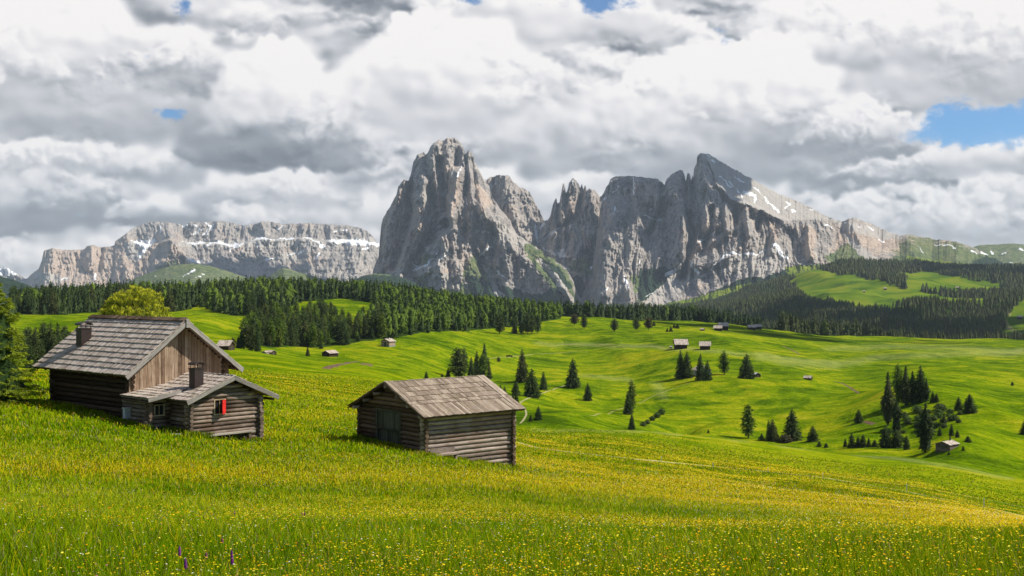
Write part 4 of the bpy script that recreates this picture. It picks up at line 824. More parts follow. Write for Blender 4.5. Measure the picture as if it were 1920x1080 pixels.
kind('wide', 'spruce_tree', 'spruce', [crown_mesh('crown', M_SPR, s, 1800, .31, 'cone', droop=.28, size=.042, base=.03) for s in (11, 12, 13)])
kind('column', 'spruce_tree', 'spruce', [crown_mesh('crown', M_SPR, s, 1700, .13, 'column', droop=.5, size=.030, gap=.3) for s in (21, 22, 23)])
kind('larch', 'larch_tree', 'larch', [crown_mesh('crown', M_LAR, s, 1300, .19, 'egg', cf=.35, droop=.15, size=.036, gap=.45, base=.08) for s in (31, 32, 33)])
kind('pine', 'pine_tree', 'pine', [crown_mesh('crown', M_PIN, s, 1300, .30, 'egg', cf=.45, droop=.05, size=.044, gap=.3, base=.10) for s in (41, 42, 43)])
kind('round', 'pine_tree', 'pine', [crown_mesh('crown', M_BRN, s, 1100, .42, 'egg', cf=.45, droop=.0, size=.055, gap=.3, base=.15) for s in (51, 52)])
kind('shrub', 'shrub', 'shrub', [crown_mesh('crown', M_BUSH, s, 500, .55, 'round', cf=.6, droop=.0, size=.10, gap=.2, base=.0) for s in (61, 62)])
kind('dark_shrub', 'shrub', 'shrub', [crown_mesh('crown', M_PIN, s, 500, .60, 'round', cf=.6, droop=.0, size=.10, gap=.2, base=.0) for s in (65, 66)])
kind('brown_shrub', 'shrub', 'shrub', [crown_mesh('crown', M_BRN, s, 500, .75, 'round', cf=.5, droop=.0, size=.10, gap=.2, base=.0) for s in (67,)])
HALF = dict(spruce=.25, wide=.31, column=.13, larch=.19, pine=.28, round=.40, shrub=.55, dark_shrub=.6, brown_shrub=.75)
_tc = [0]; _rt = random.Random(5)
def tree(kd, px, base, hp, wp, label, group=None, rmin=0, rmax=1e9, at=None):
    name, cat, ms = KIND[kd]; _tc[0] += 1; i = _tc[0]
    x, y, z, r = at or spot(px, base, rmin, rmax)
    h = hp/F*y; w = wp/F*y/2
    e = empty(name, (x, y, z-.02*h), _rt.uniform(0, 6.28)); sx = w/HALF[kd]/.93
    e.scale = (sx, sx, h)
    if kd == 'spruce' or kd == 'larch' or kd == 'pine': e.rotation_euler[0] = _rt.uniform(-.015, .015)
    tag(e, label, cat, group)
    c = bpy.data.objects.new('crown', ms[i % len(ms)]); link(c, e)
    if 'shrub' not in kd: c2 = bpy.data.objects.new('trunk', TRUNKS[i % 3]); link(c2, e)
    else: c2 = bpy.data.objects.new('stem', TRUNKS[i % 3]); link(c2, e); c2.scale = (1, 1, .6)
    return e
G1 = 'trees in the clump behind the log barn'
tree('pine', 860, 714, 64, 36, 'bushy green pine, broadest of the clump behind the barn roof', G1, 450)
tree('larch', 871, 703, 54, 14, 'thin rusty topped larch poking out behind the bushy pine', G1, 450)
tree('spruce', 884, 709, 40, 16, 'short spruce between the bushy pine and the tall dark spruce', G1, 450)
tree('spruce', 894, 704, 46, 18, 'dark green spruce just left of the tallest spruce of the barn clump', G1, 450)
tree('column', 908, 704, 61, 19, 'tallest dark rounded spruce in the clump behind the barn', G1, 450)
tree('larch', 906, 711, 50, 20, 'blue green larch standing in front of the tallest dark spruce', G1, 450)
tree('spruce', 917, 710, 26, 13, 'small dark spruce at the right end of the barn clump', G1, 450)
tree('spruce', 840, 707, 17, 10, 'small spruce at the left foot of the bushy pine', G1, 450)
tree('spruce', 829, 707, 7, 6, 'tiny sapling left of the clump behind the barn', None, 450)
tree('shrub', 883, 713, 10, 13, 'bright green bush at the foot of the barn clump', None, 450)
tree('spruce', 799, 717, 21, 12, 'lone small dark spruce above the ridge of the barn roof', None, 300)
tree('dark_shrub', 935, 678, 9, 8, 'lone round dark bush above the barn roof in open meadow', None, 500)
for i, x in enumerate((951, 955, 959)): tree('dark_shrub', x, 669.5-(i % 2), 4, 5, 'tiny dark bush in the row of three beside the hill track', 'three tiny dark bushes beside the track', 500)
G2 = 'spruces above the bend of the white path'
tree('wide', 979, 716, 62, 26, 'tall pointed spruce on the grass left of the brownish spruce', G2, 450)
tree('wide', 997, 745, 54, 35, 'broad brownish dark spruce beside the bend of the white path', G2, 400)
tree('spruce', 1019, 732, 36, 16, 'slim spruce just right of the broad brownish spruce', G2, 400)
tree('wide', 967, 742, 29, 19, 'dark spruce low down between the barn roof and the path', G2, 400)
tree('spruce', 968, 756, 21, 11, 'small spruce lowest in the group by the path bend', G2, 380)
tree('spruce', 938, 738, 17, 9, 'small spruce showing over the right end of the barn ridge', G2, 400)
tree('spruce', 946, 744, 20, 11, 'second small spruce showing over the right end of the barn ridge, the lower one', G2, 400)
tree('spruce', 962, 752, 14, 9, 'sapling pressed between the barn roof and the path trees', G2, 380)
tree('wide', 1074, 727, 56, 29, 'lone dense dark spruce at the right end of the white path', None, 450)
tree('wide', 1102, 751, 33, 19, 'lone cone shaped spruce on the slope below the dense dark spruce', None, 400)
tree('wide', 1009.5, 787, 26, 16, 'small wide spruce at the bottom of the slope right of the barn', None, 360)
tree('spruce', 995, 790, 13, 8, 'tiny spruce just right of the barn and the path loop', None, 350)
tree('larch', 1184, 772, 62, 20, 'tall pale larch leaning over a darker spruce on the green slope', None, 380)
tree('spruce', 1178, 777, 44, 20, 'dark spruce in front of the tall pale larch', None, 380)
tree('spruce', 1184.5, 806, 31, 14, 'dark pointed spruce standing on the crest below the pale larch', None, 335)
for i, (x, y, s) in enumerate([(1206, 799, 9), (1214, 795, 9), (1223, 789, 10), (1232, 783, 11), (1240, 777, 12)]):
    tree('shrub', x, y, s, s*1.3, 'green bush in the row climbing the little gully', 'bushes along the gully', 340)
tree('pine', 937, 627, 42, 21, 'tall pine standing alone in front of the wood edge', None, 700)
tree('pine', 957, 600, 18, 16, 'pine at the tip of the wood behind the lone tall pine', None, 700)
tree('spruce', 965, 625, 28, 12, 'slim spruce left of the tight pine clump', None, 700)
for x, y, h, w, l in [(978,627,24,13,'low spruce at the left of the tight pine clump in the meadow'),(989,627,42,18,'tallest pine of the tight clump in the meadow'),(997,627,40,17,'middle pine of the tight clump in the meadow'),(1008,626,38,14,'right hand pine of the tight clump in the meadow')]:
    tree('pine', x, y, h, w, l, 'pines in the tight meadow clump', 700)
tree('round', 1077, 611, 23, 19, 'round brownish pine on the upper meadow', None, 700)
tree('pine', 1095, 617, 29, 13, 'slim pine just right of the round brownish pine', None, 700)
tree('pine', 1152, 622, 25, 15, 'lone dark rounded pine on the upper meadow', None, 700)
tree('pine', 1193, 619, 24, 14, 'pale pine, left one of the pair on the upper meadow', None, 700)
tree('round', 1216, 620, 26, 17, 'broad pale pine, right one of the pair on the upper meadow', None, 700)
for i, (x, y, h) in enumerate([(1226,611,9),(1251,622,7),(1258,622,10),(1264,615,8),(1270,616,10),(1328,812,7),(1428,820,8),(1898,723,8),(1779,853,7)]):
    tree('spruce', x, y, h, h*.8, ['tiny spruce beside the broad pale pine','tiny spruce, lower left of the four saplings by the far wood','tiny spruce, lower right of the four saplings by the far wood','tiny spruce, upper left of the four saplings by the far wood','tiny spruce, upper right of the four saplings by the far wood','tiny bush like spruce on the grassy crest','little spruce right of the tall feathery larch','tiny lone sapling on the bare slope far right','tiny sapling below the hut in the hollow'][i], None, [700,700,700,700,700,300,380,500,300][i])
tree('wide', 1276, 709, 53, 22, 'greener spruce, left tree of the pair left of the hidden white house', None, 500)
tree('wide', 1288, 708, 49, 25, 'darker spruce, right tree of the pair left of the hidden white house', None, 500)
tree('wide', 1313, 713, 50, 20, 'tall dark spruce in front of the white house', None, 500)
tree('wide', 1326, 714, 39, 20, 'shorter spruce in front of the right end of the white house', None, 500)
tree('larch', 1358, 702, 46, 22, 'lone feathery larch right of the white house', None, 500)
tree('wide', 1400, 710, 47, 33, 'fat dark spruce hiding a small hut', None, 500)
tree('larch', 1403, 822, 67, 28, 'tall feathery larch standing alone behind the crest', None, 380)
tree('wide', 1448, 827, 41, 28, 'dark spruce left of the largest spruce behind the crest', None, 380)
tree('larch', 1441, 822, 36, 8, 'thin bare topped larch behind the dark spruce', None, 380)
tree('wide', 1485, 826, 60, 38, 'largest dark spruce of the group behind the crest', None, 380)
tree('brown_shrub', 1473, 830, 16, 30, 'rusty brown bush between the two spruces behind the crest', None, 370)
tree('wide', 1524, 827, 29, 24, 'low wide spruce right of the largest one behind the crest', None, 380)
tree('shrub', 1428, 826, 9, 12, 'green bush at the foot of the spruces behind the crest', None, 380)
tree('wide', 1610, 793, 26, 19, 'lone dense spruce by the reddish earth slip', None, 350)
tree('spruce', 1536, 837, 10, 10, 'small dark sapling, left of two near the crest', None, 320)
tree('spruce', 1549, 839, 9, 9, 'small dark sapling, right of two near the crest', None, 320)
G3 = 'low spruces in the row beside the hollow'
for x, y, h, w, l in [(1585,838,16,9,'small spruce at the left end of the row by the hollow'),(1597,839,27,17,'tallest spruce near the left end of the row by the hollow'),(1609,839,21,15,'third spruce from the left in the row by the hollow'),
        (1618,839,25,16,'fourth spruce from the left in the row by the hollow'),(1629,838,18,10,'fifth and slim spruce in the row by the hollow'),(1640,838,14,14,'low spruce before the big pair at the end of the row')]:
    tree('spruce', x, y, h, w, l, G3, 310)
tree('wide', 1661, 840, 43, 30, 'big bushy spruce, left one of the pair ending the low row', None, 310)
tree('wide', 1680, 840, 36, 30, 'big bushy spruce, right one of the pair ending the low row', None, 310)
tree('spruce', 1700, 843, 27, 15, 'short spruce between the bushy pair and the tall dark one', None, 305)
tree('column', 1735, 848, 93, 34, 'tallest dark spruce right beside the hut in the hollow', None, 300)
G4 = 'tall spruces in the grove above the hollow'
tree('column', 1665, 797, 101, 25, 'dark columnar spruce, leftmost and tallest of the grove', G4, 340)
tree('column', 1681, 808, 60, 22, 'shorter dark spruce in front of the columnar one', G4, 340)
tree('larch', 1684, 762, 82, 24, 'pale feathery larch at the back of the grove', G4, 360)
tree('column', 1698, 761, 75, 24, 'dark spruce in the middle of the grove', G4, 360)
tree('column', 1711, 757, 62, 20, 'dark spruce right of the middle one in the grove', G4, 360)
tree('spruce', 1726, 753, 68, 28, 'broad spruce at the right of the grove', G4, 360)
tree('column', 1737, 752, 44, 13, 'slim spruce at the right edge of the grove', G4, 360)
tree('spruce', 1749, 755, 22, 11, 'small spruce right of the grove', None, 360)
tree('spruce', 1756, 754, 17, 11, 'smaller spruce right of the grove beside a stone', None, 360)
tree('spruce', 1797, 769, 26, 16, 'smaller spruce of the pair on the open slope', None, 340)
tree('wide', 1818, 774, 36, 29, 'bigger spruce of the pair on the open slope', None, 340)
tree('spruce', 1770, 797, 24, 9, 'slim spruce among the bushes above the hut', None, 320)
tree('spruce', 1784, 818, 24, 11, 'slim brownish spruce behind the hut roof', None, 310)
tree('spruce', 1762, 818, 17, 10, 'little spruce behind the left end of the hut roof', None, 310)
tree('spruce', 1795, 820, 14, 10, 'little spruce behind the right end of the hut roof', None, 310)
tree('spruce', 1815, 829, 12, 14, 'dark sapling right of the hut', None, 300)
tree('spruce', 1806, 845, 10, 6, 'tiny spruce in front of the right wall of the hut', None, 300)
tree('wide', 1922, 815, 28, 22, 'dark spruce cut by the right edge of the picture', None, 300)
rb = random.Random(3)
for i in range(46):
    x = rb.uniform(1695, 1800); y = rb.uniform(765, 806)
    if (x-1748)**2/60**2+(y-784)**2/22**2 > 1: continue
    s = rb.uniform(7, 13); tree(rb.choice(['shrub', 'shrub', 'dark_shrub']), x, y, s, s*1.5, 'green bush in the thicket on the bank above the hut', 'bushes on the bank above the hut', 330)
for i in range(10):
    x = rb.uniform(1630, 1700); y = rb.uniform(808, 832); s = rb.uniform(6, 10)
    tree('shrub', x, y, s, s*1.4, 'green bush in the hollow under the grove', 'bushes in the hollow', 320)
# small spruces left, between hut and wood
G5 = 'trees in the dip left of the hut roof'
for i, (kd, x, y, h, w) in enumerate([('pine',52,655,48,26),('spruce',66,668,62,24),('pine',82,660,64,26),('spruce',94,676,80,30),('spruce',108,680,84,32),('pine',121,672,70,28),('spruce',132,676,62,24),('spruce',143,668,44,20),('spruce',76,690,60,26),('spruce',58,690,50,22),('pine',40,680,66,28),('spruce',103,690,66,30)]):
    tree(kd, x, y, h*.9, w, 'dark conifer in the dip between the big fir and the hut roof', G5, 440)
G6 = 'trees beside the grey barn at the wood edge'
for i, (kd, x, y, h, w) in enumerate([('spruce',436,664,20,9),('spruce',446,660,20,9),('pine',438,678,18,10),('spruce',453,678,36,14),('pine',463,668,50,22),('spruce',474,668,52,18),('spruce',483,664,36,13),('spruce',447,680,24,10),('pine',466,674,34,16)]):
    tree(kd, x, y, h, w, 'conifer of the small stand beside the far grey barn', G6, 560)
for x, y, h, w in [(577,668,20,9),(602,654,16,8),(791/2.909+400,640,14,8),(672,638,16,8)]:
    tree('spruce', x, y, h*.9, w, 'small spruce just outside the edge of the middle wood', 'small spruces at the wood edge', 600)
# woods: the largest trees as individuals, the rest of each wood as one object
def low_tree(rs, style):
    V = []; Fq = []; n = 26 if style == 'egg' else 30
    hw = .20 if style == 'egg' else .19
    v, f, tn, tp = conifer(rs.randint(9999), n*3, hw, 'egg' if style == 'egg' else 'cone', size=.085, droop=.3, base=.04)
    vc, fc = core('egg' if style == 'egg' else 'cone', hw, .06, rs.randint(999), .72)
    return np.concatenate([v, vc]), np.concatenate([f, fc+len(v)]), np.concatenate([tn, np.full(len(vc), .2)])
_rs5 = np.random.RandomState(77)
LOW = {'cone': [low_tree(_rs5, 'cone') for _ in range(6)], 'egg': [low_tree(_rs5, 'egg') for _ in range(5)]}
_ii, _jj = np.meshgrid(np.arange(len(TH)), np.arange(len(LR)), indexing='ij')
CELL = (RR**2)*(TH[1]-TH[0])*(LR[1]-LR[0])*np.ones_like(ZT)
def sample_mask(maskf, spacing, rs, jitter=1.0):
    p = maskf*CELL/spacing**2
    cnt = rs.poisson(np.clip(p, 0, 6)); i = np.repeat(_ii.ravel(), cnt.ravel()); j = np.repeat(_jj.ravel(), cnt.ravel())
    th = TH[i]+(rs.rand(len(i))-.5)*(TH[1]-TH[0]); r = np.exp(LR[j]+(rs.rand(len(j))-.5)*(LR[1]-LR[0]))
    x = np.sin(th)*r; y = np.cos(th)*r
    return x, y, ground_z(x, y), r
def thin(x, y, dmin, rs):
    cell = {}; keep = []
    for k in rs.permutation(len(x)):
        c = (int(x[k]//dmin), int(y[k]//dmin))
        if any(math.hypot(x[k]-x[q], y[k]-y[q]) < dmin for a in (-1, 0, 1) for b_ in (-1, 0, 1) for q in cell.get((c[0]+a, c[1]+b_), ())): continue
        cell.setdefault(c, []).append(k); keep.append(k)
    return np.array(keep)
def merged(name, label, cat, xyz, h, w, style, mats_, rs, grp=None):
    Vs, Fs, Ts, Ms = [], [], [], []; off = 0
    n = len(h); var = rs.randint(0, 5, n); rot = rs.rand(n)*6.28
    for st in ('cone', 'egg'):
        for q in range(5):
            sel = np.where((style == st) & (var == q))[0]
            if not len(sel): continue
            v, f, tn = LOW[st][q]
            c, s = np.cos(rot[sel])[:, None], np.sin(rot[sel])[:, None]
            X = (v[None, :, 0]*c-v[None, :, 1]*s)*w[sel][:, None]+xyz[sel, 0][:, None]; Y = (v[None, :, 0]*s+v[None, :, 1]*c)*w[sel][:, None]+xyz[sel, 1][:, None]; Z = v[None, :, 2]*h[sel][:, None]+xyz[sel, 2][:, None]
            Vs.append(np.stack([X, Y, Z], -1).reshape(-1, 3)); m_ = len(v)
            Fs.append((f[None]+(np.arange(len(sel))*m_)[:, None, None]).reshape(-1, 4)+off); off += len(sel)*m_
            Ts.append((tn[None]*.8+rs.rand(len(sel))[:, None]*.4-.1).ravel()); Ms.append(np.full(len(sel)*len(f), 0 if st == 'cone' else 1))
    Vs = np.concatenate(Vs)
    o = np_obj(name, np_mesh(name, Vs, np.concatenate(Fs), mats_, False, dict(tone=np.concatenate(Ts), tip=np.zeros(len(Vs))), np.concatenate(Ms)))
    tag(o, label, cat, grp, 'stuff'); return o
rsw = np.random.RandomState(8)
wl = dict(ridge_left=('dense dark wood along the ridge at the far left behind the hut', .12, 21), ridge_mid=('dark spruce wood on the ridge between the yellow green hill and the clearing', .2, 21),
          ridge_right=('mixed wood of dark spruce and bright larch running right along the ridge below the big peak', .55, 18), middle=('loose wood of larch and spruce in the middle of the meadows', .62, 15))
INDIV = []; REST = {}
for nm, (pl, r0, r1, k_) in WOODS.items():
    m_ = polysoft(gx_, gy_, pl, 1.5)*((RR > r0) & (RR < r1))
    x, y, z, r = sample_mask(m_, 5.5, rsw); kp = thin(x, y, 5.2, rsw); x, y, z, r = x[kp], y[kp], z[kp], r[kp]
    h = wl[nm][2]*rsw.uniform(.42, 1.2, len(x)); larch = (rsw.rand(len(x)) < wl[nm][1]+.25*(fbm(x/60, y/60, 2, 5)-.5)*2)
    for q in range(len(x)): INDIV.append((nm, x[q], y[q], z[q], h[q], larch[q]))
# keep as individuals those that show largest
INDIV.sort(key=lambda t_: -(t_[4]/t_[2]) - (.012 if t_[0] == 'middle' else 0) + (t_[2]/1000.0)*.012)
cnt_ = {True: 0, False: 0}; far_rest = {}
WLAB = dict(ridge_left='ridge wood at the far left', ridge_mid='ridge wood above the yellow green hill', ridge_right='wood on the ridge below the big peak', middle='loose wood in the middle of the meadows')
for (nm, x, y, z, h, la) in INDIV:
    if cnt_[la] < (150 if not la else 130):
        cnt_[la] += 1; kd = ('larch' if _rt.random() < .7 else 'pine') if la else ('spruce' if _rt.random() < .8 else 'wide')
        name, cat, ms = KIND[kd]
        o = bpy.data.objects.new(name, ms[cnt_[la] % len(ms)]); link(o); sw = h*_rt.uniform(.85, 1.1); o.location = (x, y, z-.3); o.scale = (sw, sw, h); o.rotation_euler = (0, 0, _rt.uniform(0, 6.28))
        tag(o, ('bright %s at the front of the ' if la else 'dark %s at the front of the ') % cat+WLAB[nm], cat, '%s trees of the ' % cat+WLAB[nm])
    else: far_rest.setdefault(nm, []).append((x, y, z, h, la))
for nm, L in far_rest.items():
    a = np.array(L, float); st = np.where(a[:, 4] > .5, 'egg', 'cone')
    merged('wood', wl[nm][0], 'wood', a[:, :3]-np.array([0, 0, .3]), a[:, 3], a[:, 3]*rsw.uniform(.9, 1.3, len(a)), st, [M_SPR, M_LAR], rsw)
# wood band behind the upper meadow and the tree line behind the plateau
def band(name, label, pts, n, depth, h0, h1, larch=.1):
    P_ = np.array(pts, float); t_ = rsw.rand(n); px = np.interp(t_, np.linspace(0, 1, len(P_)), P_[:, 0]); r = np.interp(t_, np.linspace(0, 1, len(P_)), P_[:, 1])+rsw.rand(n)*depth
    th = np.arctan((px-960)/F); x = np.sin(th)*r; y = np.cos(th)*r; z = ground_z(x, y)
    merged(name, label, 'wood', np.stack([x, y, z], 1), rsw.uniform(h0, h1, n), rsw.uniform(h0, h1, n)*1.15, np.where(rsw.rand(n) < larch, 'egg', 'cone'), [M_SPR, M_LAR], rsw)
band('wood', 'long dark band of spruces behind the upper meadow huts', [(1035,1480),(1100,1480),(1200,1560),(1300,1680),(1428,1700)], 900, 130, 17, 27, .05)
band('wood', 'row of dark trees behind the rim of the flat green plateau', [(1462,1600),(1500,1700),(1560,1760),(1640,1840),(1720,1880)], 230, 90, 18, 32, .03)
band('wood', 'few dark trees left of the plateau rim beside two far huts', [(1432,1760),(1462,1750)], 26, 60, 18, 26, .0)
# the great wood on the slope below the peaks
fr = (far_w > .5)*(RR > 1850)*((GPX > -250) & (GPX < 2250))
dens_ = fr*(clear < .5)
x, y, z, r = sample_mask(dens_*(1/np.clip(RR/2300, .9, 3))**1.6, 9.5, rsw)
print('far trees', len(x))
hh = rsw.uniform(12, 25, len(x))*np.clip(r/3200, .9, 1.25)
TRI = []
n = len(x); rot = rsw.rand(n)*6.28; w_ = hh*rsw.uniform(.13, .2, n)*np.clip(r/2300, 1, 1.9); Vs = []; 
ring = [(0, .05, 1.0), (1, .40, .62), (1, .38, .80), (2, .72, .36), (2, .70, .5)]
def fan_v(z0, z1, rr):
    a_ = rot[:, None]+np.arange(5)[None]*1.2566+z0*3; X = x[:, None]+np.cos(a_)*w_[:, None]*rr; Y = y[:, None]+np.sin(a_)*w_[:, None]*rr
    Z = (z+hh*z0)[:, None]+np.zeros((1, 5)); base_ = np.stack([X, Y, Z], -1); ap = np.stack([x, y, z+hh*z1], -1)[:, None]
    return np.concatenate([base_, ap], 1)
VV = np.concatenate([fan_v(.03, .62, 1.0), fan_v(.33, .85, .72), fan_v(.62, 1.0, .45)], 1)
f1 = np.array([[k*6+j, k*6+(j+1) % 5, k*6+5] for k in range(3) for j in range(5)])
FF = (f1[None]+(np.arange(n)*18)[:, None, None]).reshape(-1, 3)
tone = np.repeat(np.clip(rsw.rand(n)*.75+(fbm(x/150, y/150, 3, 9)-.5)*.6+.1, 0, 1), 18)
o = np_obj('forest', np_mesh('forest', VV.reshape(-1, 3), FF, [M_SPR], False, dict(tone=tone, tip=np.zeros(len(tone)))))
tag(o, 'vast dark conifer forest on the shaded slope below the slanting peak', 'forest', None, 'stuff')

# ------------------------------------------------------------------ timber buildings
class MB:
    def __init__(s, seed=0): s.V = []; s.F = []; s.A = []; s.n = 0; s.r = random.Random(seed)
    def add(s, V, F_, A):
        s.V += V; s.F += [tuple(i+s.n for i in f) for f in F_]; s.A += A; s.n += len(V)
    def box(s, c, h, R=None, taper=None):
        """centre, half sizes along the local axes; the grain runs along local x"""
        rnd = s.r.random(); V = []; A = []
        R = R or Matrix.Identity(3); c = Vector(c)
        for x in (-1, 1):
            for y in (-1, 1):
                for z in (-1, 1):
                    p = Vector((x*h[0], y*h[1], z*h[2])); V.append(c+R @ p); A.append((p.x+rnd*37, p.y+p.z*1.3+rnd*11, rnd))
        s.add(V, [(0,1,3,2),(4,6,7,5),(0,4,5,1),(2,3,7,6),(0,2,6,4),(1,5,7,3)], A)
    def beam(s, a, b, w, h, up=(0, 0, 1)):
        a = Vector(a); b = Vector(b); x = (b-a).normalized(); z = Vector(up); y = z.cross(x).normalized(); z = x.cross(y)
        s.box((a+b)/2, ((b-a).length/2, w/2, h/2), Matrix((x, y, z)).transposed())
    def log(s, a, b, r, n=9, wob=.012):
        a = Vector(a); b = Vector(b); x = (b-a).normalized(); L = (b-a).length; t = Vector((0, 0, 1)) if abs(x.z) < .9 else Vector((1, 0, 0))
        y = t.cross(x).normalized(); z = x.cross(y); m = max(2, int(L/.55)+1); V = []; A = []; rnd = s.r.random(); r = r*s.r.uniform(.93, 1.05)
        for i in range(m):
            f = i/(m-1); oy = s.r.uniform(-wob, wob); oz = s.r.uniform(-wob, wob)*.6
            for j in range(n):
                q = j/n*2*math.pi; rr = r*s.r.uniform(.95, 1.04)
                V.append(a+x*L*f+y*(math.cos(q)*rr*1.0+oy)+z*(math.sin(q)*rr+oz)); A.append((L*f+rnd*37, q/6.28*r*6+rnd*11, rnd))
        Fc = [(i*n+j, i*n+(j+1) % n, (i+1)*n+(j+1) % n, (i+1)*n+j) for i in range(m-1) for j in range(n)]
        Fc += [tuple(range(n))[::-1], tuple((m-1)*n+j for j in range(n))]
        s.add(V, Fc, A)
    def build(s, name, m, parent=None, smooth=False):
        me = bpy.data.meshes.new(name); me.from_pydata([tuple(v) for v in s.V], [], s.F); me.materials.append(m)
        at = me.attributes.new('gc', 'FLOAT_COLOR', 'POINT'); at.data.foreach_set('color', np.concatenate([np.array(s.A, np.float32), np.ones((len(s.A), 1), np.float32)], 1).ravel())
        if smooth: me.polygons.foreach_set('use_smooth', [len(p.vertices) == 4 for p in me.polygons])
        me.update(); o = bpy.data.objects.new(name, me); link(o, parent); return o
def wood_mat(name, dark, mid, light, rough=.85, contrast=1.0, moss=0.0, knots=True, warmth=None):
    m, t, b = mat(name, rough, .15)
    g = t.attr('gc', True); u, v, rnd = t.sep(g)
    gv = t.xyz(u*.9, v*14, rnd*9)
    n1 = t.noise(gv, 1.6, 6, .7, 1.2); n2 = t.noise(t.xyz(u*2.5, v*3, rnd*5), 1.2, 4, .6)
    c = t.ramp(n1*.60*contrast+n2*.28+rnd*.30-.08, [(.28, dark), (.5, mid), (.75, light)])
    crack = t.sstep(t.noise(t.xyz(u*.5, v*22, rnd*3), 1.5, 3, .55), .36, .43, .30, 1.0)
    c = t.mix(1.0, c, t.xyz(crack, crack, crack), 'MULTIPLY')
    if warmth:
        c = t.mix(t.sstep(t.noise(t.obj('Object'), .9, 4, .6), .45, .65)*.6, c, warmth)
    if moss:
        c = t.mix(t.sstep(t.noise(t.obj('Object'), 2.2, 5, .7), .60-moss*.1, .72)*.7, c, (.13,.13,.035))
    t.put(b.inputs['Base Color'], c)
    bump(t, b, n1*.012+crack*.006, .8, 1.0)
    return m
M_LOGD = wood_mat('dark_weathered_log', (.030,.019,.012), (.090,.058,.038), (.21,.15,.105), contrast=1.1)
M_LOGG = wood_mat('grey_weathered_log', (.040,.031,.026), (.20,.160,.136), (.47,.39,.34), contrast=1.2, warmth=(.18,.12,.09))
M_LOGH = wood_mat('hut_log', (.028,.020,.015), (.125,.095,.076), (.36,.285,.235), contrast=1.25, warmth=(.12,.075,.05))
M_LOGB = wood_mat('dark_brown_log', (.016,.010,.006), (.045,.027,.017), (.12,.080,.052), contrast=1.1)  # very dark brown logs
M_BOARD = wood_mat('brown_gable_boards', (.07,.045,.030), (.27,.185,.125), (.50,.39,.29), warmth=(.20,.125,.08))
M_RAKE = wood_mat('grey_rake_board', (.12,.11,.10), (.27,.25,.23), (.42,.40,.37))
M_SHIN = wood_mat('silver_shingle', (.20,.155,.125), (.45,.38,.325), (.68,.60,.53), moss=.25)
M_SHIB = wood_mat('barn_shingle', (.115,.085,.060), (.27,.215,.165), (.46,.385,.31), moss=.35)
M_DOOR = wood_mat('green_grey_door_boards', (.030,.034,.024), (.085,.090,.066), (.16,.16,.12))
M_BENCH = wood_mat('pale_plank', (.16,.14,.12), (.34,.30,.26), (.50,.46,.41))
M_FRAME = wood_mat('pale_window_frame', (.25,.18,.10), (.46,.36,.23), (.62,.52,.38))
def plain(name, col, rough=.6, metal=0.0, ns=0.0, spec=.3):
    m, t, b = mat(name, rough, spec); b.inputs['Metallic'].default_value = metal
    n = t.noise(t.obj('Object'), 7, 4, .6)
    t.put(b.inputs['Base Color'], t.ramp(n, [(.3, tuple(x*.75 for x in col)), (.7, tuple(min(1, x*1.2) for x in col))]) if ns else col); return m
M_CHIM = plain('dark_brown_sheet_metal', (.045,.032,.030), .5, .2, 1)
M_RED = plain('red_shutter_paint', (.62,.022,.018), .55, 0, 1)
M_GLASS = plain('window_glass', (.02,.024,.028), .12, 0, 0, .5)
M_GREY = plain('grey_box_paint', (.42,.45,.46), .5, 0, 1)
M_STONE = plain('grey_stone', (.26,.25,.24), .9, 0, 1)
M_WHITE = plain('white_plaster', (.66,.65,.61), .9, 0, 1)
M_POST = plain('white_post', (.72,.72,.68), .6, 0, 1)
def shingles(mb, o, ex, ey, L, S, rows, wid, thick=.028, over=.10, lens=None, seed=0):
    """shingle courses on a slope: o = eave corner, ex along the eave, ey up the slope (unit vectors)"""
    ex = Vector(ex); ey = Vector(ey); nz = ex.cross(ey).normalized(); r = random.Random(seed); acc = 0
    tot = sum(lens) if lens else rows
    for k in range(rows):
        cl = S*(lens[k]/tot if lens else 1/rows); x = -r.uniform(0, .05); e = .012
        while x < L:
            w = wid*r.uniform(.65, 1.4); w = min(w, L-x+.03)
            if w < .03: break
            ov = over*r.uniform(.7, 1.2); s0 = acc-r.uniform(0, .035)-(.0 if k else .03); s1 = acc+cl+ov
            lift = r.uniform(0, .012)
            a = Vector(o)+ex*(x+w/2)+ey*((s0+s1)/2)+nz*(.030+lift+thick*.5)
            tilt = math.atan2(thick*1.25, s1-s0)
            yy = (ey*math.cos(tilt)-nz*math.sin(tilt)); zz = (nz*math.cos(tilt)+ey*math.sin(tilt))
            # grain runs up the slope: local x = up the slope
            R = Matrix((yy, -ex, zz)).transposed()
            mb.box(a+nz*thick*.55, ((s1-s0)/2, w/2-.004, thick/2), R)
            x += w
        acc += cl
def log_wall(mb, a, b, z0, z1, r, ext=.22, shift=0.0, top=None, gaps=()):
    """stacked logs from a to b (xy), crossing the neighbours by ext; top(z) -> (t0,t1) trims the gable logs"""
    a = Vector((a[0], a[1], 0)); b = Vector((b[0], b[1], 0)); d_ = (b-a).normalized(); L = (b-a).length; z = z0+shift
    while z < z1:
        t0, t1 = -ext, L+ext
        if top:
            t0, t1 = top(z)
            if t1-t0 < .3: break
        segs = [(t0, t1)]
        for (g0, g1, h0, h1) in gaps:
            if h0 < z < h1:
                segs = [q for s_ in segs for q in ((s_[0], min(s_[1], g0)), (max(s_[0], g1), s_[1])) if q[1]-q[0] > .05]
        for (p, q) in segs:
            jit = mb.r.uniform(-.04, .04)
            mb.log(a+d_*(p+jit)+Vector((0, 0, z)), a+d_*(q+jit)+Vector((0, 0, z)), r)
        z += 2*r*1.03
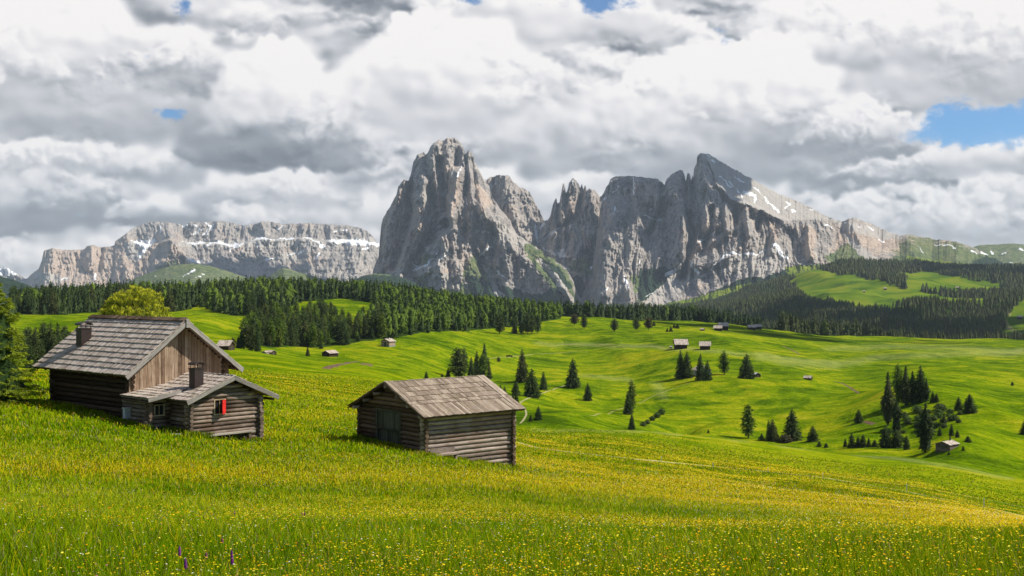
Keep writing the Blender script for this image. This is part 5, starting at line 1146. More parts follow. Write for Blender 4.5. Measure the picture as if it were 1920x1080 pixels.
def slab(mb, o, ex, ey, L, S, th): # roof deck under the shingles
    ex = Vector(ex); ey = Vector(ey); nz = ex.cross(ey).normalized(); mb.box(Vector(o)+ex*L/2+ey*S/2+nz*(th/2-.02), (L/2, S/2, th/2), Matrix((ex, ey, nz)).transposed())
def chimney(parent, x, y, z0, z1, w):
    m = MB(3); m.box((x, y, (z0+z1)/2), (w/2, w/2, (z1-z0)/2)); m.box((x, y, z1-.03), (w/2+.02, w/2+.02, .03)); c = m.build('chimney', M_CHIM, parent)
    m = MB(4); n = 8
    for i in range(n):      # arched sheet hood on four legs
        a0 = math.pi*i/n; a1 = math.pi*(i+1)/n; R_ = w*.62
        p = Vector((x-R_*math.cos(a0), y, z1+.16+R_*.42*math.sin(a0))); q = Vector((x-R_*math.cos(a1), y, z1+.16+R_*.42*math.sin(a1)))
        m.beam(p, q, w*1.15, .02)
    for sx in (-1, 1):
        for sy in (-1, 1): m.box((x+sx*w*.42, y+sy*w*.42, z1+.09), (.015, .015, .1))
    m.build('chimney_hood', M_CHIM, c); return c

# --- the big hut
HO = (-18.2, 53.8); HR = math.atan2(.755, .656)
hz = float(ground_z(-18.3, 54.6)); Hh = empty('timber_hut', (HO[0], HO[1], hz), HR)
tag(Hh, 'large dark timber hut with silvery shingle roof and a small lean-to in front', 'hut')
def Z(z): return z-hz
W_, Dp = 6.5, 9.2; ze, zr = Z(-4.2), Z(-1.68); sl = (zr-ze)/3.25; SL = math.hypot(3.25, zr-ze)
ux = Vector((3.25, 0, zr-ze)).normalized(); ux2 = Vector((-3.25, 0, zr-ze)).normalized()
roofz = lambda x: ze+sl*x if x < 3.25 else zr-sl*(x-3.25)
m = MB(1)
slab(m, (0, Dp, ze), (0, -1, 0), ux, Dp, SL, .06); slab(m, (W_, 0, ze), (0, 1, 0), ux2, Dp, SL, .06)
roof = m.build('roof', M_LOGH, Hh)
m = MB(2); shingles(m, (0, Dp, ze+.03), (0, -1, 0), ux, Dp, SL, 11, .15, seed=1, thick=.042); m.build('roof_shingles', M_SHIN, roof)
m = MB(22); shingles(m, (W_, 0, ze+.03), (0, 1, 0), ux2, Dp, SL, 11, .15, seed=2); m.build('roof_shingles', M_SHIN, roof)
m = MB(23)      # ridge boards standing a little proud
y = 0
while y < Dp-.05:
    w = min(m.r.uniform(.18, .4), Dp-y); m.box((3.16, y+w/2, zr+.13+m.r.uniform(-.012, .012)), (.15, w/2-.004, .022), Matrix.Rotation(-math.atan(sl)*.8, 3, 'Y')); y += w
m.build('ridge_boards', M_LOGD, roof)
for yy, hh_ in ((-.03, .2), (Dp+.03, .2)):
    m = MB(24); m.beam((-.05, yy, ze-.06), (3.25, yy, zr-.04), .05, hh_); m.build('rake_board', M_RAKE, roof)
    m = MB(26); m.beam((W_+.05, yy-.001, ze-.06), (3.25, yy-.001, zr-.04), .05, hh_); m.build('rake_board', M_RAKE, roof)
m = MB(27); m.box((3.25, -.07, zr-.08), (.09, .03, .2)); m.build('ridge_cover_board', M_RAKE, roof)
m = MB(25)
for x_ in (.25, .6, 5.75, 6.2, 3.25):
    m.log((x_, .02, roofz(x_)-.15), (x_, Dp-.1, roofz(x_)-.15), .085)
for i in range(11): y_ = .3+i*.86; m.beam((.02, y_, ze-.04), (1.0, y_, roofz(1.0)-.04), .08, .10); m.beam((W_-.02, y_, ze-.04), (5.5, y_, roofz(5.5)-.04), .08, .10)
m.build('roof_beams', M_LOGD, roof)
chimney(Hh, 1.55, 6.9, Z(-3.35), Z(-2.09), .56)
wz0 = Z(-7.6)
m = MB(5); log_wall(m, (.6, .7), (.6, 8.2), wz0, roofz(.6)-.15, .115); log_wall(m, (5.7, .7), (5.7, 8.2), wz0, roofz(5.7)-.15, .115)
for xx in ((.6, 5.7),):
    log_wall(m, (.6, 8.2), (5.7, 8.2), wz0, ze+.1, .115, shift=.11); log_wall(m, (.6, .7), (5.7, .7), wz0, ze-.35, .115, shift=.11)
# dark inner lining so that no light leaks between logs
m.box((.66, 4.45, (wz0+ze)/2+.15), (.02, 3.7, (ze-wz0)/2+.1)); m.box((5.64, 4.45, (wz0+ze)/2+.15), (.02, 3.7, (ze-wz0)/2+.1)); m.box((3.15, .78, (wz0+ze)/2), (2.5, .02, (ze-wz0)/2)); m.box((3.15, 8.12, (wz0+ze)/2+.2), (2.5, .02, (ze-wz0)/2+.2))
m.build('log_wall', M_LOGB, Hh, True)
for yg in (.55, 8.33):
    m = MB(6 if yg < 1 else 7); x = .42
    while x < 5.95:
        w = m.r.uniform(.14, .23); xc = x+w/2; z1 = roofz(xc)-.12; z0 = Z(-5.35)
        if z1-z0 > .1: m.box((xc, yg+m.r.uniform(-.012, .012), (z0+z1)/2), ((z1-z0)/2, w/2-.006, .02), Matrix(((0, 0, 1), (1, 0, 0), (0, 1, 0))).transposed())
        x += w
    m.build('gable_boards', M_BOARD, Hh)
# --- front wing
zre, zle, zri = Z(-4.27), Z(-5.27), Z(-5.38); y0, y1 = -3.3, .52
m1 = MB(8); v1 = Vector((2.55, 0, zre-zle)); v2 = Vector((-2.55, 0, zre-zri))
wing = empty('wing', (0, 0, 0)); wing.parent = Hh
slab(m1, (1.15, -1.62, zle), (0, -1, 0), v1.normalized(), 1.68, v1.length, .05); slab(m1, (6.25, y0, zri), (0, 1, 0), v2.normalized(), y1-y0, v2.length, .05)
up1 = v1.normalized(); o_ = Vector((1.15, y1, zle))+up1*1.15
slab(m1, o_, (0, -1, 0), up1, 2.14, v1.length-1.15, .05)
vp = Vector((2.3, 0, .36)); slab(m1, (-.02, y1, Z(-5.16)), (0, -1, 0), vp.normalized(), 2.4, vp.length, .05)
m1.build('wing_roof', M_LOGH, wing)
m = MB(9)
shingles(m, (1.15, -1.62, zle+.02), (0, -1, 0), up1, 1.68, v1.length, 8, .12, seed=5)
shingles(m, o_+Vector((0, 0, .02)), (0, -1, 0), up1, 2.14, v1.length-1.15, 5, .12, seed=6)
shingles(m, (6.25, y0, zri+.02), (0, 1, 0), v2.normalized(), y1-y0, v2.length, 8, .12, seed=7)
shingles(m, (-.02, y1, Z(-5.14)), (0, -1, 0), vp.normalized(), 2.4, vp.length, 6, .12, seed=8)
m.build('wing_shingles', M_SHIN, wing)
m = MB(10)
m.beam((1.1, y0-.03, zle-.05), (3.7, y0-.03, zre-.03), .05, .19); m.build('wing_rake_board', M_RAKE, wing); m = MB(28); m.beam((6.3, y0-.031, zri-.05), (3.7, y0-.031, zre-.03), .05, .19); m.build('wing_rake_board', M_RAKE, wing); m = MB(29)
m.beam((-.05, -1.92, Z(-5.20)), (1.75, -1.92, Z(-4.90)), .05, .17); m.build('porch_rake_board', M_RAKE, wing)
m = MB(11)
for x_, z_ in ((1.3, zle), (2.4, zle+.42), (3.7, zre-.02), (5.0, zre-.6), (6.05, zri+.02)): m.log((x_, -3.22, z_-.12), (x_, .4, z_-.12), .075)
m.log((.1, -1.85, Z(-5.30)), (.1, .5, Z(-5.30)), .07)
m.build('wing_beams', M_LOGD, wing)
chimney(wing, 2.38, -2.12, Z(-5.0), Z(-3.81), .48)
fy = -2.9; bz = Z(-7.75)
gt = lambda z: ((-.25 if z < zle-.1 else max(0, (z-zle+.12)/.392-.35)+.1), (4.15 if z < zri-.1 else 4.15-max(0, (z-zri+.12)/.435-.55)-.1))
m = MB(12)
log_wall(m, (1.5, fy), (5.4, fy), bz, zre-.2, .095, shift=.09, top=gt, gaps=((1.27, 1.96, Z(-6.05), Z(-5.27)),))
m.box((2.1, fy+.07, (bz+zle)/2), (.62, .015, (zle-bz)/2)); m.box((4.45, fy+.07, (bz+zle)/2), (.95, .015, (zle-bz)/2)); m.box((3.1, fy+.07, (bz+Z(-6.1))/2), (.6, .015, (Z(-6.1)-bz)/2)); m.box((3.55, fy+.075, (zle+zre)/2-.25), (1.0, .015, .42))
log_wall(m, (1.5, fy), (1.5, -1.3), bz, zle-.05, .095); log_wall(m, (5.4, fy), (5.4, .6), bz, zri+.1, .095)
log_wall(m, (.35, -1.3), (.35, .7), bz, Z(-5.22), .095); log_wall(m, (.35, -1.3), (1.5, -1.3), bz, Z(-5.15), .095, shift=.09, ext=.2, gaps=((.24, .78, Z(-6.05), Z(-5.45)),))
m.box((1.56, -2.1, (bz+zle)/2), (.015, .8, (zle-bz)/2)); m.box((.41, -.3, (bz+zle)/2), (.015, .95, (zle-bz)/2)); m.box((5.34, -1.2, (bz+zri)/2), (.015, 1.7, (zri-bz)/2+.05))
m.build('wing_log_wall', M_LOGH, wing, True)
def window(parent, x, y, zc, w, h, shutter=False):
    m = MB(13); t_ = .045
    m.box((x, y-.02, zc+h/2), (w/2+t_, .04, t_/2)); m.box((x, y-.02, zc-h/2), (w/2+t_, .05, t_/2)); m.box((x-w/2, y-.021, zc), (t_/2, .04, h/2)); m.box((x+w/2, y-.021, zc), (t_/2, .04, h/2)); m.box((x, y-.015, zc), (.012, .02, h/2))
    f = m.build('window', M_FRAME, parent)
    m = MB(14); m.box((x, y+.015, zc), (w/2, .008, h/2)); m.build('pane', M_GLASS, f)
    if shutter:
        R = Matrix.Rotation(math.radians(38), 3, 'Z'); m = MB(15); a = Vector((x+w/2, y-.07, zc))
        c = a-R @ Vector((w*.40, 0, 0)); c.z = zc
        c = Vector((x+w/2-w*.40*math.cos(math.radians(38)), y-.07-w*.40*math.sin(math.radians(38)), zc))
        R = Matrix.Rotation(math.radians(38), 3, 'Z'); m.box(c, (w*.42, .014, h/2-.02), R)
        m.box(c+R @ Vector((0, -.02, h*.3)), (w*.38, .008, .03), R); m.box(c+R @ Vector((0, -.02, -h*.3)), (w*.38, .008, .03), R)
        tag(m.build('shutter', M_RED, f), 'red window shutter standing half open')
window(wing, 3.11, fy-.03, Z(-5.66), .60, .70, True)
window(wing, .86, -1.34, Z(-5.75), .5, .5)
m = MB(16); m.box((1.02, -2.1, Z(-7.02)), (.45, .75, .28)); m.build('stone_step', M_STONE, wing)
bn = empty('bench', (*(Matrix.Rotation(HR, 3, 'Z') @ Vector((3.6, fy-.32, 0))+Vector((HO[0], HO[1], 0))).xy, hz), HR)
tag(bn, 'pale plank bench along the front wall of the small log wing', 'bench')
m = MB(17); m.box((0, 0, Z(-6.93)), (1.27, .17, .035)); m.build('seat', M_BENCH, bn)
for sx in (-1.0, 1.0): m = MB(18); m.box((sx, .02, Z(-7.22)), (.07, .12, .25)); m.build('leg', M_LOGH, bn)
p_ = Matrix.Rotation(HR, 3, 'Z') @ Vector((.18, .3, 0)); ub = empty('utility_box', (HO[0]+p_.x, HO[1]+p_.y, hz), HR)
tag(ub, 'small grey meter box on a thin post by the corner of the big hut', 'utility box')
m = MB(19); m.box((0, 0, Z(-5.96)), (.17, .10, .24)); m.box((0, 0, Z(-5.70)), (.20, .13, .02)); m.build('box', M_GREY, ub)
m = MB(20); m.box((0, 0, Z(-6.7)), (.03, .03, .52)); m.build('post', M_BENCH, ub)

# --- the log barn
BO = (-4.41, 56.4); BR = math.atan2(.636, .772); bzg = float(ground_z(-4.4, 57.2)); Bb = empty('log_barn', (BO[0], BO[1], bzg), BR)
tag(Bb, 'low log barn with brown shingle roof standing alone in the flowery meadow', 'barn')
def Y(z): return z-bzg
BW, BD = 6.6, 7.1; ez, rz = Y(-6.5), Y(-4.98); by = Vector((0, 3.55, rz-ez)); SB = by.length; byu = by.normalized(); by2 = Vector((0, -3.55, rz-ez)).normalized(); bs = (rz-ez)/3.55
m = MB(30); slab(m, (0, 0, ez), (1, 0, 0), byu, BW, SB, .06); slab(m, (BW, BD, ez), (-1, 0, 0), by2, BW, SB, .06); br = m.build('roof', M_LOGD, Bb)
m = MB(31); shingles(m, (0, 0, ez+.03), (1, 0, 0), byu, BW, SB, 6, .15, lens=[1.9, .55, .75, .75, .75, 1.0], seed=11, thick=.03); m.build('roof_shingles', M_SHIB, br)
m = MB(32); shingles(m, (BW, BD, ez+.03), (-1, 0, 0), by2, BW, SB, 6, .15, lens=[1.9, .55, .75, .75, .75, 1.0], seed=12, thick=.03); m.build('roof_shingles', M_SHIB, br)
m = MB(33)
for i in range(10):      # verge boards lying on the shingles at both ends
    for x_ in (.12, BW-.12, .36, BW-.36):
        pass
for x_ in (.14, .40, BW-.14, BW-.40):
    if x_ in (BW-.14,): m.build('verge_board', M_SHIB, br); m = MB(36)
    for (s0, s1) in ((-.05, 1.75), (1.6, SB+.03)):
        a = Vector((x_, 0, ez))+byu*s0; b_ = Vector((x_, 0, ez))+byu*s1; nz = Vector((1, 0, 0)).cross(byu); lift = nz*(.135 if s0 > 0 else .115)
        m.beam(a+lift, b_+lift, .235, .022, up=nz)
m.build('verge_board', M_SHIB, br)
bz_ = lambda y_: ez+bs*y_ if y_ < 3.55 else rz-bs*(y_-3.55)
m = MB(34)
for y_ in (.45, 1.5, 2.5, 3.55, 4.6, 5.6, 6.65): m.log((.05, y_, bz_(y_)-.14), (BW-.08, y_, bz_(y_)-.14), .095)
m.build('purlins', M_LOGG, br, True)
X0, X1, Y0, Y1 = .47, 6.15, .58, 6.5; bz0 = Y(-10.3)
gtb = lambda z: (-.25, Y1-Y0+.25) if z < ez-.05 else ((z-ez+.1)/bs-Y0+.1, (Y1-Y0)-((z-ez+.1)/bs-.6)-.1)
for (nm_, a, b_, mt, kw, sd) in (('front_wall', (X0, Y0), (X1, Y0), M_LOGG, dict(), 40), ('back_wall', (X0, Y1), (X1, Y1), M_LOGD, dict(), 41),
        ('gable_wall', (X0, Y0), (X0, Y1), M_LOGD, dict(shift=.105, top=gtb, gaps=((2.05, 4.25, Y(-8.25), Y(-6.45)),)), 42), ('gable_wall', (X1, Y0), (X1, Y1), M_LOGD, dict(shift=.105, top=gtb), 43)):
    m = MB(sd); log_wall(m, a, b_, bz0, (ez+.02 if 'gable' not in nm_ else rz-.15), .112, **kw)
    if nm_ == 'front_wall': m.box((3.3, Y0+.07, (bz0+ez)/2), (2.8, .02, (ez-bz0)/2-.02))
    if nm_ == 'back_wall': m.box((3.3, Y1-.07, (bz0+ez)/2), (2.8, .02, (ez-bz0)/2-.02))
    if nm_ == 'gable_wall':
        xx = a[0]+(.07 if a[0] < 2 else -.07); m.box((xx, 1.7, (bz0+ez)/2), (.02, 1.05, (ez-bz0)/2-.02)); m.box((xx, 5.65, (bz0+ez)/2), (.02, .8, (ez-bz0)/2-.02)); m.box((xx, 3.7, ez+.32), (.02, 2.0, .45)); m.box((xx, 3.7, (bz0+Y(-8.3))/2), (.02, 1.3, (Y(-8.3)-bz0)/2))
        if a[0] > 2: m.box((xx+.002, 3.7, (bz0+ez)/2), (.02, 1.4, (ez-bz0)/2))
    m.build(nm_, mt, Bb, True)
m = MB(44); yy = Y0+2.05
up = Matrix(((0, 1, 0), (1, 0, 0), (0, 0, 1)))
while yy < Y0+4.2:
    w = m.r.uniform(.13, .2); w = min(w, Y0+4.22-yy)
    for (z0, z1) in ((Y(-8.22), Y(-7.42)), (Y(-7.36), Y(-6.5))):
        m.box((X0+.0+m.r.uniform(-.01, .01)+(.03 if z0 < Y(-7.5) else -.01), yy+w/2, (z0+z1)/2), ((z1-z0)/2, w/2-.005, .018), Matrix(((0, 0, 1), (0, 1, 0), (1, 0, 0))))
    yy += w
dr = m.build('door', M_DOOR, Bb)
m = MB(45)
for y_ in (Y0+2.0, Y0+4.26): m.box((X0-.06, y_, Y(-7.36)), (.92, .07, .05), Matrix(((0, 0, 1), (0, 1, 0), (1, 0, 0))))
m.beam((X0-.05, Y0+2.0, Y(-7.39)), (X0-.05, Y0+4.26, Y(-7.39)), .08, .09); m.beam((X0-.04, Y0+1.9, Y(-6.42)), (X0-.04, Y0+4.36, Y(-6.42)), .09, .12); m.beam((X0-.12, Y0+1.6, Y(-8.32)), (X0-.12, Y0+4.2, Y(-8.32)), .25, .08)
m.build('door_frame', M_DOOR, dr)
p_ = Matrix.Rotation(BR, 3, 'Z') @ Vector((1.45, .22, 0)); bb = empty('bench', (BO[0]+p_.x, BO[1]+p_.y, bzg), BR)
tag(bb, 'weathered grey plank bench against the sunny wall of the log barn', 'bench')
m = MB(46); m.box((0, 0, Y(-8.40)), (.78, .20, .04)); m.box((0, .16, Y(-8.22)), (.76, .025, .14)); m.build('seat', M_LOGG, bb)
for sx in (-.6, .68): m = MB(47); m.log((sx, -.05, Y(-9.1)), (sx, -.05, Y(-8.44)), .085, n=8); m.build('leg', M_LOGG, bb, True)

# --- small far huts
def far_hut(px, base, wpx, label, rot=0.0, dep=.8, wall=.42, rise=.26, wmat=M_LOGB, rmat=M_SHIN, name='hay_hut', cat='hut', rmin=0, chim=False, win=0, storeys=1, group=None, opening=True, base_mat=None, dz=0.0):
    x, y, z, r = spot(px, base, rmin); w = wpx/F*y/ (abs(math.cos(rot))+dep*abs(math.sin(rot))*.9)
    z = min(z, float(ground_z(x+w*.3, y)))+dz
    d_ = w*dep; h = w*wall; rs_ = w*rise; e = empty(name, (x, y, z), rot); tag(e, label, cat, group)
    # gable on the local -y side, ridge along y unless rot turns it
    m = MB(int(px)); r_ = .11; zz = -1.0+r_
    if storeys == 1:
        k = 0
        while zz < h:
            for (a, b_) in (((-w/2, -d_/2), (w/2, -d_/2)), ((w/2, -d_/2), (w/2, d_/2)), ((w/2, d_/2), (-w/2, d_/2)), ((-w/2, d_/2), (-w/2, -d_/2))):
                A_ = Vector((a[0], a[1], zz)); B_ = Vector((b_[0], b_[1], zz)); dd = (B_-A_).normalized()*.15; m.log(A_-dd, B_+dd, r_*1.0, n=5, wob=.02)
            zz += r_*1.9
        m.box((0, 0, h/2-.3), (w/2-.02, d_/2-.02, h/2+.2))
    else: m.box((0, 0, h/2-.5), (w/2, d_/2, h/2+.5))
    # gable triangles
    for s_ in (-1, 1):
        V_ = [Vector((-w/2, s_*d_/2*.99, h-.02)), Vector((w/2, s_*d_/2*.99, h-.02)), Vector((0, s_*d_/2*.99, h+rs_))]
        V_ += [v-Vector((0, s_*.1, 0)) for v in V_]; m.add(V_, [(0, 1, 2), (3, 5, 4), (0, 3, 4, 1), (1, 4, 5, 2), (2, 5, 3, 0)], [(v.x+v.z*.3, v.z*2, .4) for v in V_])
    wl_ = m.build('wall', wmat, e)
    o = w*.09; ro = MB(int(px)+1)
    for s_ in (-1, 1):
        a = Vector((s_*(w/2+o), 0, h-o*rs_/(w/2))); b_ = Vector((0, 0, h+rs_+.02)); mid = (a+b_)/2; xx = (b_-a).normalized(); yy = Vector((0, 1, 0)); nz = xx.cross(yy)
        if nz.z < 0: nz = -nz
        nrow = 5
        for q in range(nrow):
            f0, f1 = q/nrow, (q+1)/nrow; yk = -(d_/2+o)
            while yk < d_/2+o-.01:
                ww = min(ro.r.uniform(.35, .8), d_/2+o-yk); c = a+(b_-a)*((f0+f1)/2); c = Vector((c.x, yk+ww/2, c.z))+nz*(.05+ro.r.uniform(0, .03))
                R = Matrix((xx, nz.cross(xx), nz)).transposed(); ro.box(c, ((b_-a).length/nrow*.54, ww/2-.01, .04), R); yk += ww
    rf = ro.build('roof', rmat, e)
    if opening: m = MB(int(px)+2); m.box((0, -d_/2-.10, h*.42), (w*.13, .05, h*.42)); m.build('door', M_DOOR, e)
    for q in range(win):
        for lv in range(storeys):
            m = MB(q); xq = (-.28+.56*q/max(1, win-1))*w if win > 1 else .25*w; zq = h*(.32+.42*lv) if storeys > 1 else h*.55
            m.box((xq, -d_/2-.06, zq), (w*.055, .03, h*.07 if storeys > 1 else h*.13)); m.build('window', M_GLASS, e)
    if chim: m = MB(3); m.box((w*.12, 0, h+rs_+.1), (.3, .3, .55)); m.build('chimney', M_WHITE, rf)
    if base_mat: m = MB(4); m.box((0, -.01, h*.12-.5), (w/2+.03, d_/2+.03, h*.12+.5)); m.build('foundation', base_mat, e)
    return e
R_ = math.radians
far_hut(619, 668, 27, 'small log hay hut alone in the meadow left of the barn roof', R_(-38), 1.1, .36, .22, rmin=500)
far_hut(508, 664, 17, 'dark low hay hut, right one of the pair beyond the big hut', R_(60), .8, .32, .2, rmin=520)
far_hut(498, 663, 12, 'small pale hay hut, left one of the pair beyond the big hut', R_(-30), .9, .35, .2, rmin=520, wmat=M_BENCH)
far_hut(424, 656, 21, 'grey roofed barn by the trees behind the big hut', R_(85), .6, .30, .24, rmin=520)
far_hut(728, 649, 25, 'two storey brown chalet with white chimney below the middle wood', R_(-32), .95, .52, .22, M_BOARD, M_SHIN, 'chalet', 'chalet', 600, True, 2, 2, base_mat=M_STONE)
far_hut(1276, 654, 19, 'long hut with pale roof, left of the two on the upper meadow', R_(88), .55, .28, .22, rmin=700)
far_hut(1322, 655, 20, 'hut with steep grey roof, right of the two on the upper meadow', R_(80), .75, .34, .28, rmin=700)
far_hut(1258, 653, 5, 'tiny pale shed left of the long hut on the upper meadow', R_(80), .8, .5, .25, rmin=700, wmat=M_BENCH)
far_hut(1346, 620, 15, 'lower brown barn, left part of the farm by the far wood', R_(80), .8, .35, .25, rmin=900)
far_hut(1356, 618, 16, 'higher grey roofed barn, right part of the farm by the far wood', R_(85), .8, .42, .28, rmin=900)
far_hut(1317, 620, 8, 'tiny hut behind a round bush near the far wood', R_(60), .8, .4, .25, rmin=900)
far_hut(1409, 618, 13, 'dark shed, left of two on the shaded rise by the plateau rim', R_(85), .7, .32, .22, rmin=1100)
far_hut(1421, 617, 11, 'dark shed, right of two on the shaded rise by the plateau rim', R_(85), .7, .40, .25, rmin=1100)
far_hut(1515, 712, 16, 'lone dark hay hut on the wide green slope', R_(62), .9, .36, .24, rmin=450)
far_hut(1418, 707, 14, 'hut with white gable half hidden by the fat dark spruce', R_(20), .9, .45, .3, rmin=500, rmat=M_WHITE)
far_hut(1316, 703, 30, 'white walled house with grey roof hidden behind two spruces', R_(15), 1.0, .42, .30, M_WHITE, M_SHIN, 'house', 'house', 520, False, 2, 1)
hh_ = far_hut(1776, 841, 40, 'weathered hut with pale shingle roof beside the tallest spruce in the hollow', R_(-48), 1.25, .36, .17, M_LOGH, M_SHIN, 'cabin', 'cabin', 300, False, 2, 1)
m = MB(60); m.box((.3, 1.2, 2.9), (.16, .16, .55)); m.build('chimney', M_CHIM, hh_)
far_hut(1912, 598, 10, 'tiny hut in the bright clearing at the right edge', R_(70), .8, .4, .25, rmin=2000)
far_hut(1660, 543, 6, 'tiny far hut in the high clearing', R_(70), .8, .4, .25, rmin=2500, group='far huts in the high clearings'); far_hut(1795, 541, 6, 'tiny far hut in the high clearing', R_(70), .8, .4, .25, rmin=2500, group='far huts in the high clearings')
far_hut(1620, 548, 5, 'tiny far hut in the high clearing', R_(70), .8, .4, .25, rmin=2500, group='far huts in the high clearings')

# --- path, fence posts, stones
PATHS = []
def strip(name, pts, w, m, rmin=0, rmax=1e9, lift=.05, jit=.25, taper=True):
    P3 = []
    for i in range(len(pts)-1):
        for k in range(14):
            f = k/14; P3.append(spot(pts[i][0]+(pts[i+1][0]-pts[i][0])*f, pts[i][1]+(pts[i+1][1]-pts[i][1])*f, rmin, rmax)[:2])
    P3 = np.array(P3); P3 = np.stack([np.convolve(np.pad(P3[:, k], 4, mode='edge'), np.ones(9)/9, 'valid') for k in (0, 1)], 1)
    PATHS.append((P3, w))
    d_ = np.gradient(P3, axis=0); nr_ = np.stack([-d_[:, 1], d_[:, 0]], 1); nr_ /= np.linalg.norm(nr_, axis=1, keepdims=True)+1e-9
    n = len(P3); ww = w*(1+(vnoise(np.arange(n)*.6, np.zeros(n), 3)-.5)*2*jit); rows = []
    for s_ in (-1, -.5, 0, .5, 1):
        q = P3+nr_*(ww*s_/2)[:, None]; rows.append(np.stack([q[:, 0], q[:, 1], ground_z(q[:, 0], q[:, 1])+lift*(1-abs(s_)*.6)], 1))
    V_ = np.stack(rows, 1).reshape(-1, 3); return tag(np_obj(name, np_mesh(name, V_, grid_faces(n, 5), [m], True)), kind='structure')
mp, tp_, bp = mat('trodden_earth', .95, .1); nn = tp_.noise(tp_.geo(), 1.4, 5, .7); tp_.put(bp.inputs['Base Color'], tp_.ramp(nn, [(.35, (.18,.20,.05)), (.5, (.30,.28,.14)), (.65, (.44,.39,.26))]))
ms_, ts_, bs_ = mat('bare_soil', .95, .1); nn = ts_.noise(ts_.geo(), .8, 5, .7); ts_.put(bs_.inputs['Base Color'], ts_.ramp(nn, [(.35, (.06,.035,.022)), (.6, (.18,.115,.075))]))
mg_, tg_, bg_ = mat('worn_track', .95, .1); nn = tg_.noise(tg_.geo(), .9, 5, .7); tg_.put(bg_.inputs['Base Color'], tg_.ramp(nn, [(.35, (.13,.16,.02)), (.55, (.27,.26,.08)), (.7, (.36,.33,.17))]))
strip('path', [(970,829),(1006,840),(1100,852),(1240,866),(1368,877),(1458,887),(1538,895)], .8, mp, 80, 240)
strip('path', [(1458,887),(1538,895),(1628,910),(1686,919),(1750,933),(1846,951),(1905,965),(1960,978)], 1.2, mp, 80, 240)
strip('path', [(1500,884),(1600,896),(1700,910),(1850,937),(1940,955)], .5, mg_, 80, 240)
strip('path', [(1062,722),(1045,727),(1030,733),(1010,740),(990,747),(977,753),(976,757)], .8, mp, 380, 700)
strip('path', [(980,764),(986,770),(987,778),(982,787),(974,795)], .8, mp, 330, 600)
strip('path', [(1040,646),(1100,645),(1160,646),(1240,651),(1300,655)], 2.2, mg_, 700, 1300); strip('path', [(900,672),(955,670),(1000,664),(1060,661),(1110,656)], 1.6, mg_, 600, 1000)
strip('path', [(1100,782),(1160,768),(1230,741),(1262,728),(1300,716)], 1.0, mg_, 360, 800)
strip('path', [(1466,648),(1480,654),(1492,660),(1500,665)], 1.8, ms_, 900, 1500); strip('path', [(1563,714),(1578,718),(1590,724),(1600,731),(1612,738)], 1.5, ms_, 450, 900)
strip('path', [(1896,585),(1880,600),(1892,616),(1925,634)], 14, mg_, 1950, 3500); strip('path', [(610,692),(618,688),(628,685),(645,682),(655,679),(668,680)], 3.0, ms_, 380, 800); strip('path', [(676,684),(686,682),(693,684),(696,688)], 2.6, ms_, 380, 800)  # the two bare-soil strips here are erosion scars
strip('path', [(1620,790),(1630,793),(1640,796)], 2.2, ms_, 340, 600)  # bare earth slip
for i, (px, b0, t0) in enumerate([(1240,866,856),(1337,877,867),(1543,897,886),(1845,951,934),(1440,887,877),(1700,921,907)]):
    x, y, z, r = spot(px, b0, 80, 240); h = (b0-t0)/F*y; m = MB(70+i); m.box((0, 0, h/2), (.035, .035, h/2)); m.box((0, 0, h*.9), (.05, .05, .03))
    o = m.build('fence_post', M_POST); o.location = (x, y, z-.02); tag(o, 'thin white pasture post beside the worn track in the flowery slope', 'fence post', 'thin white fence posts along the track')

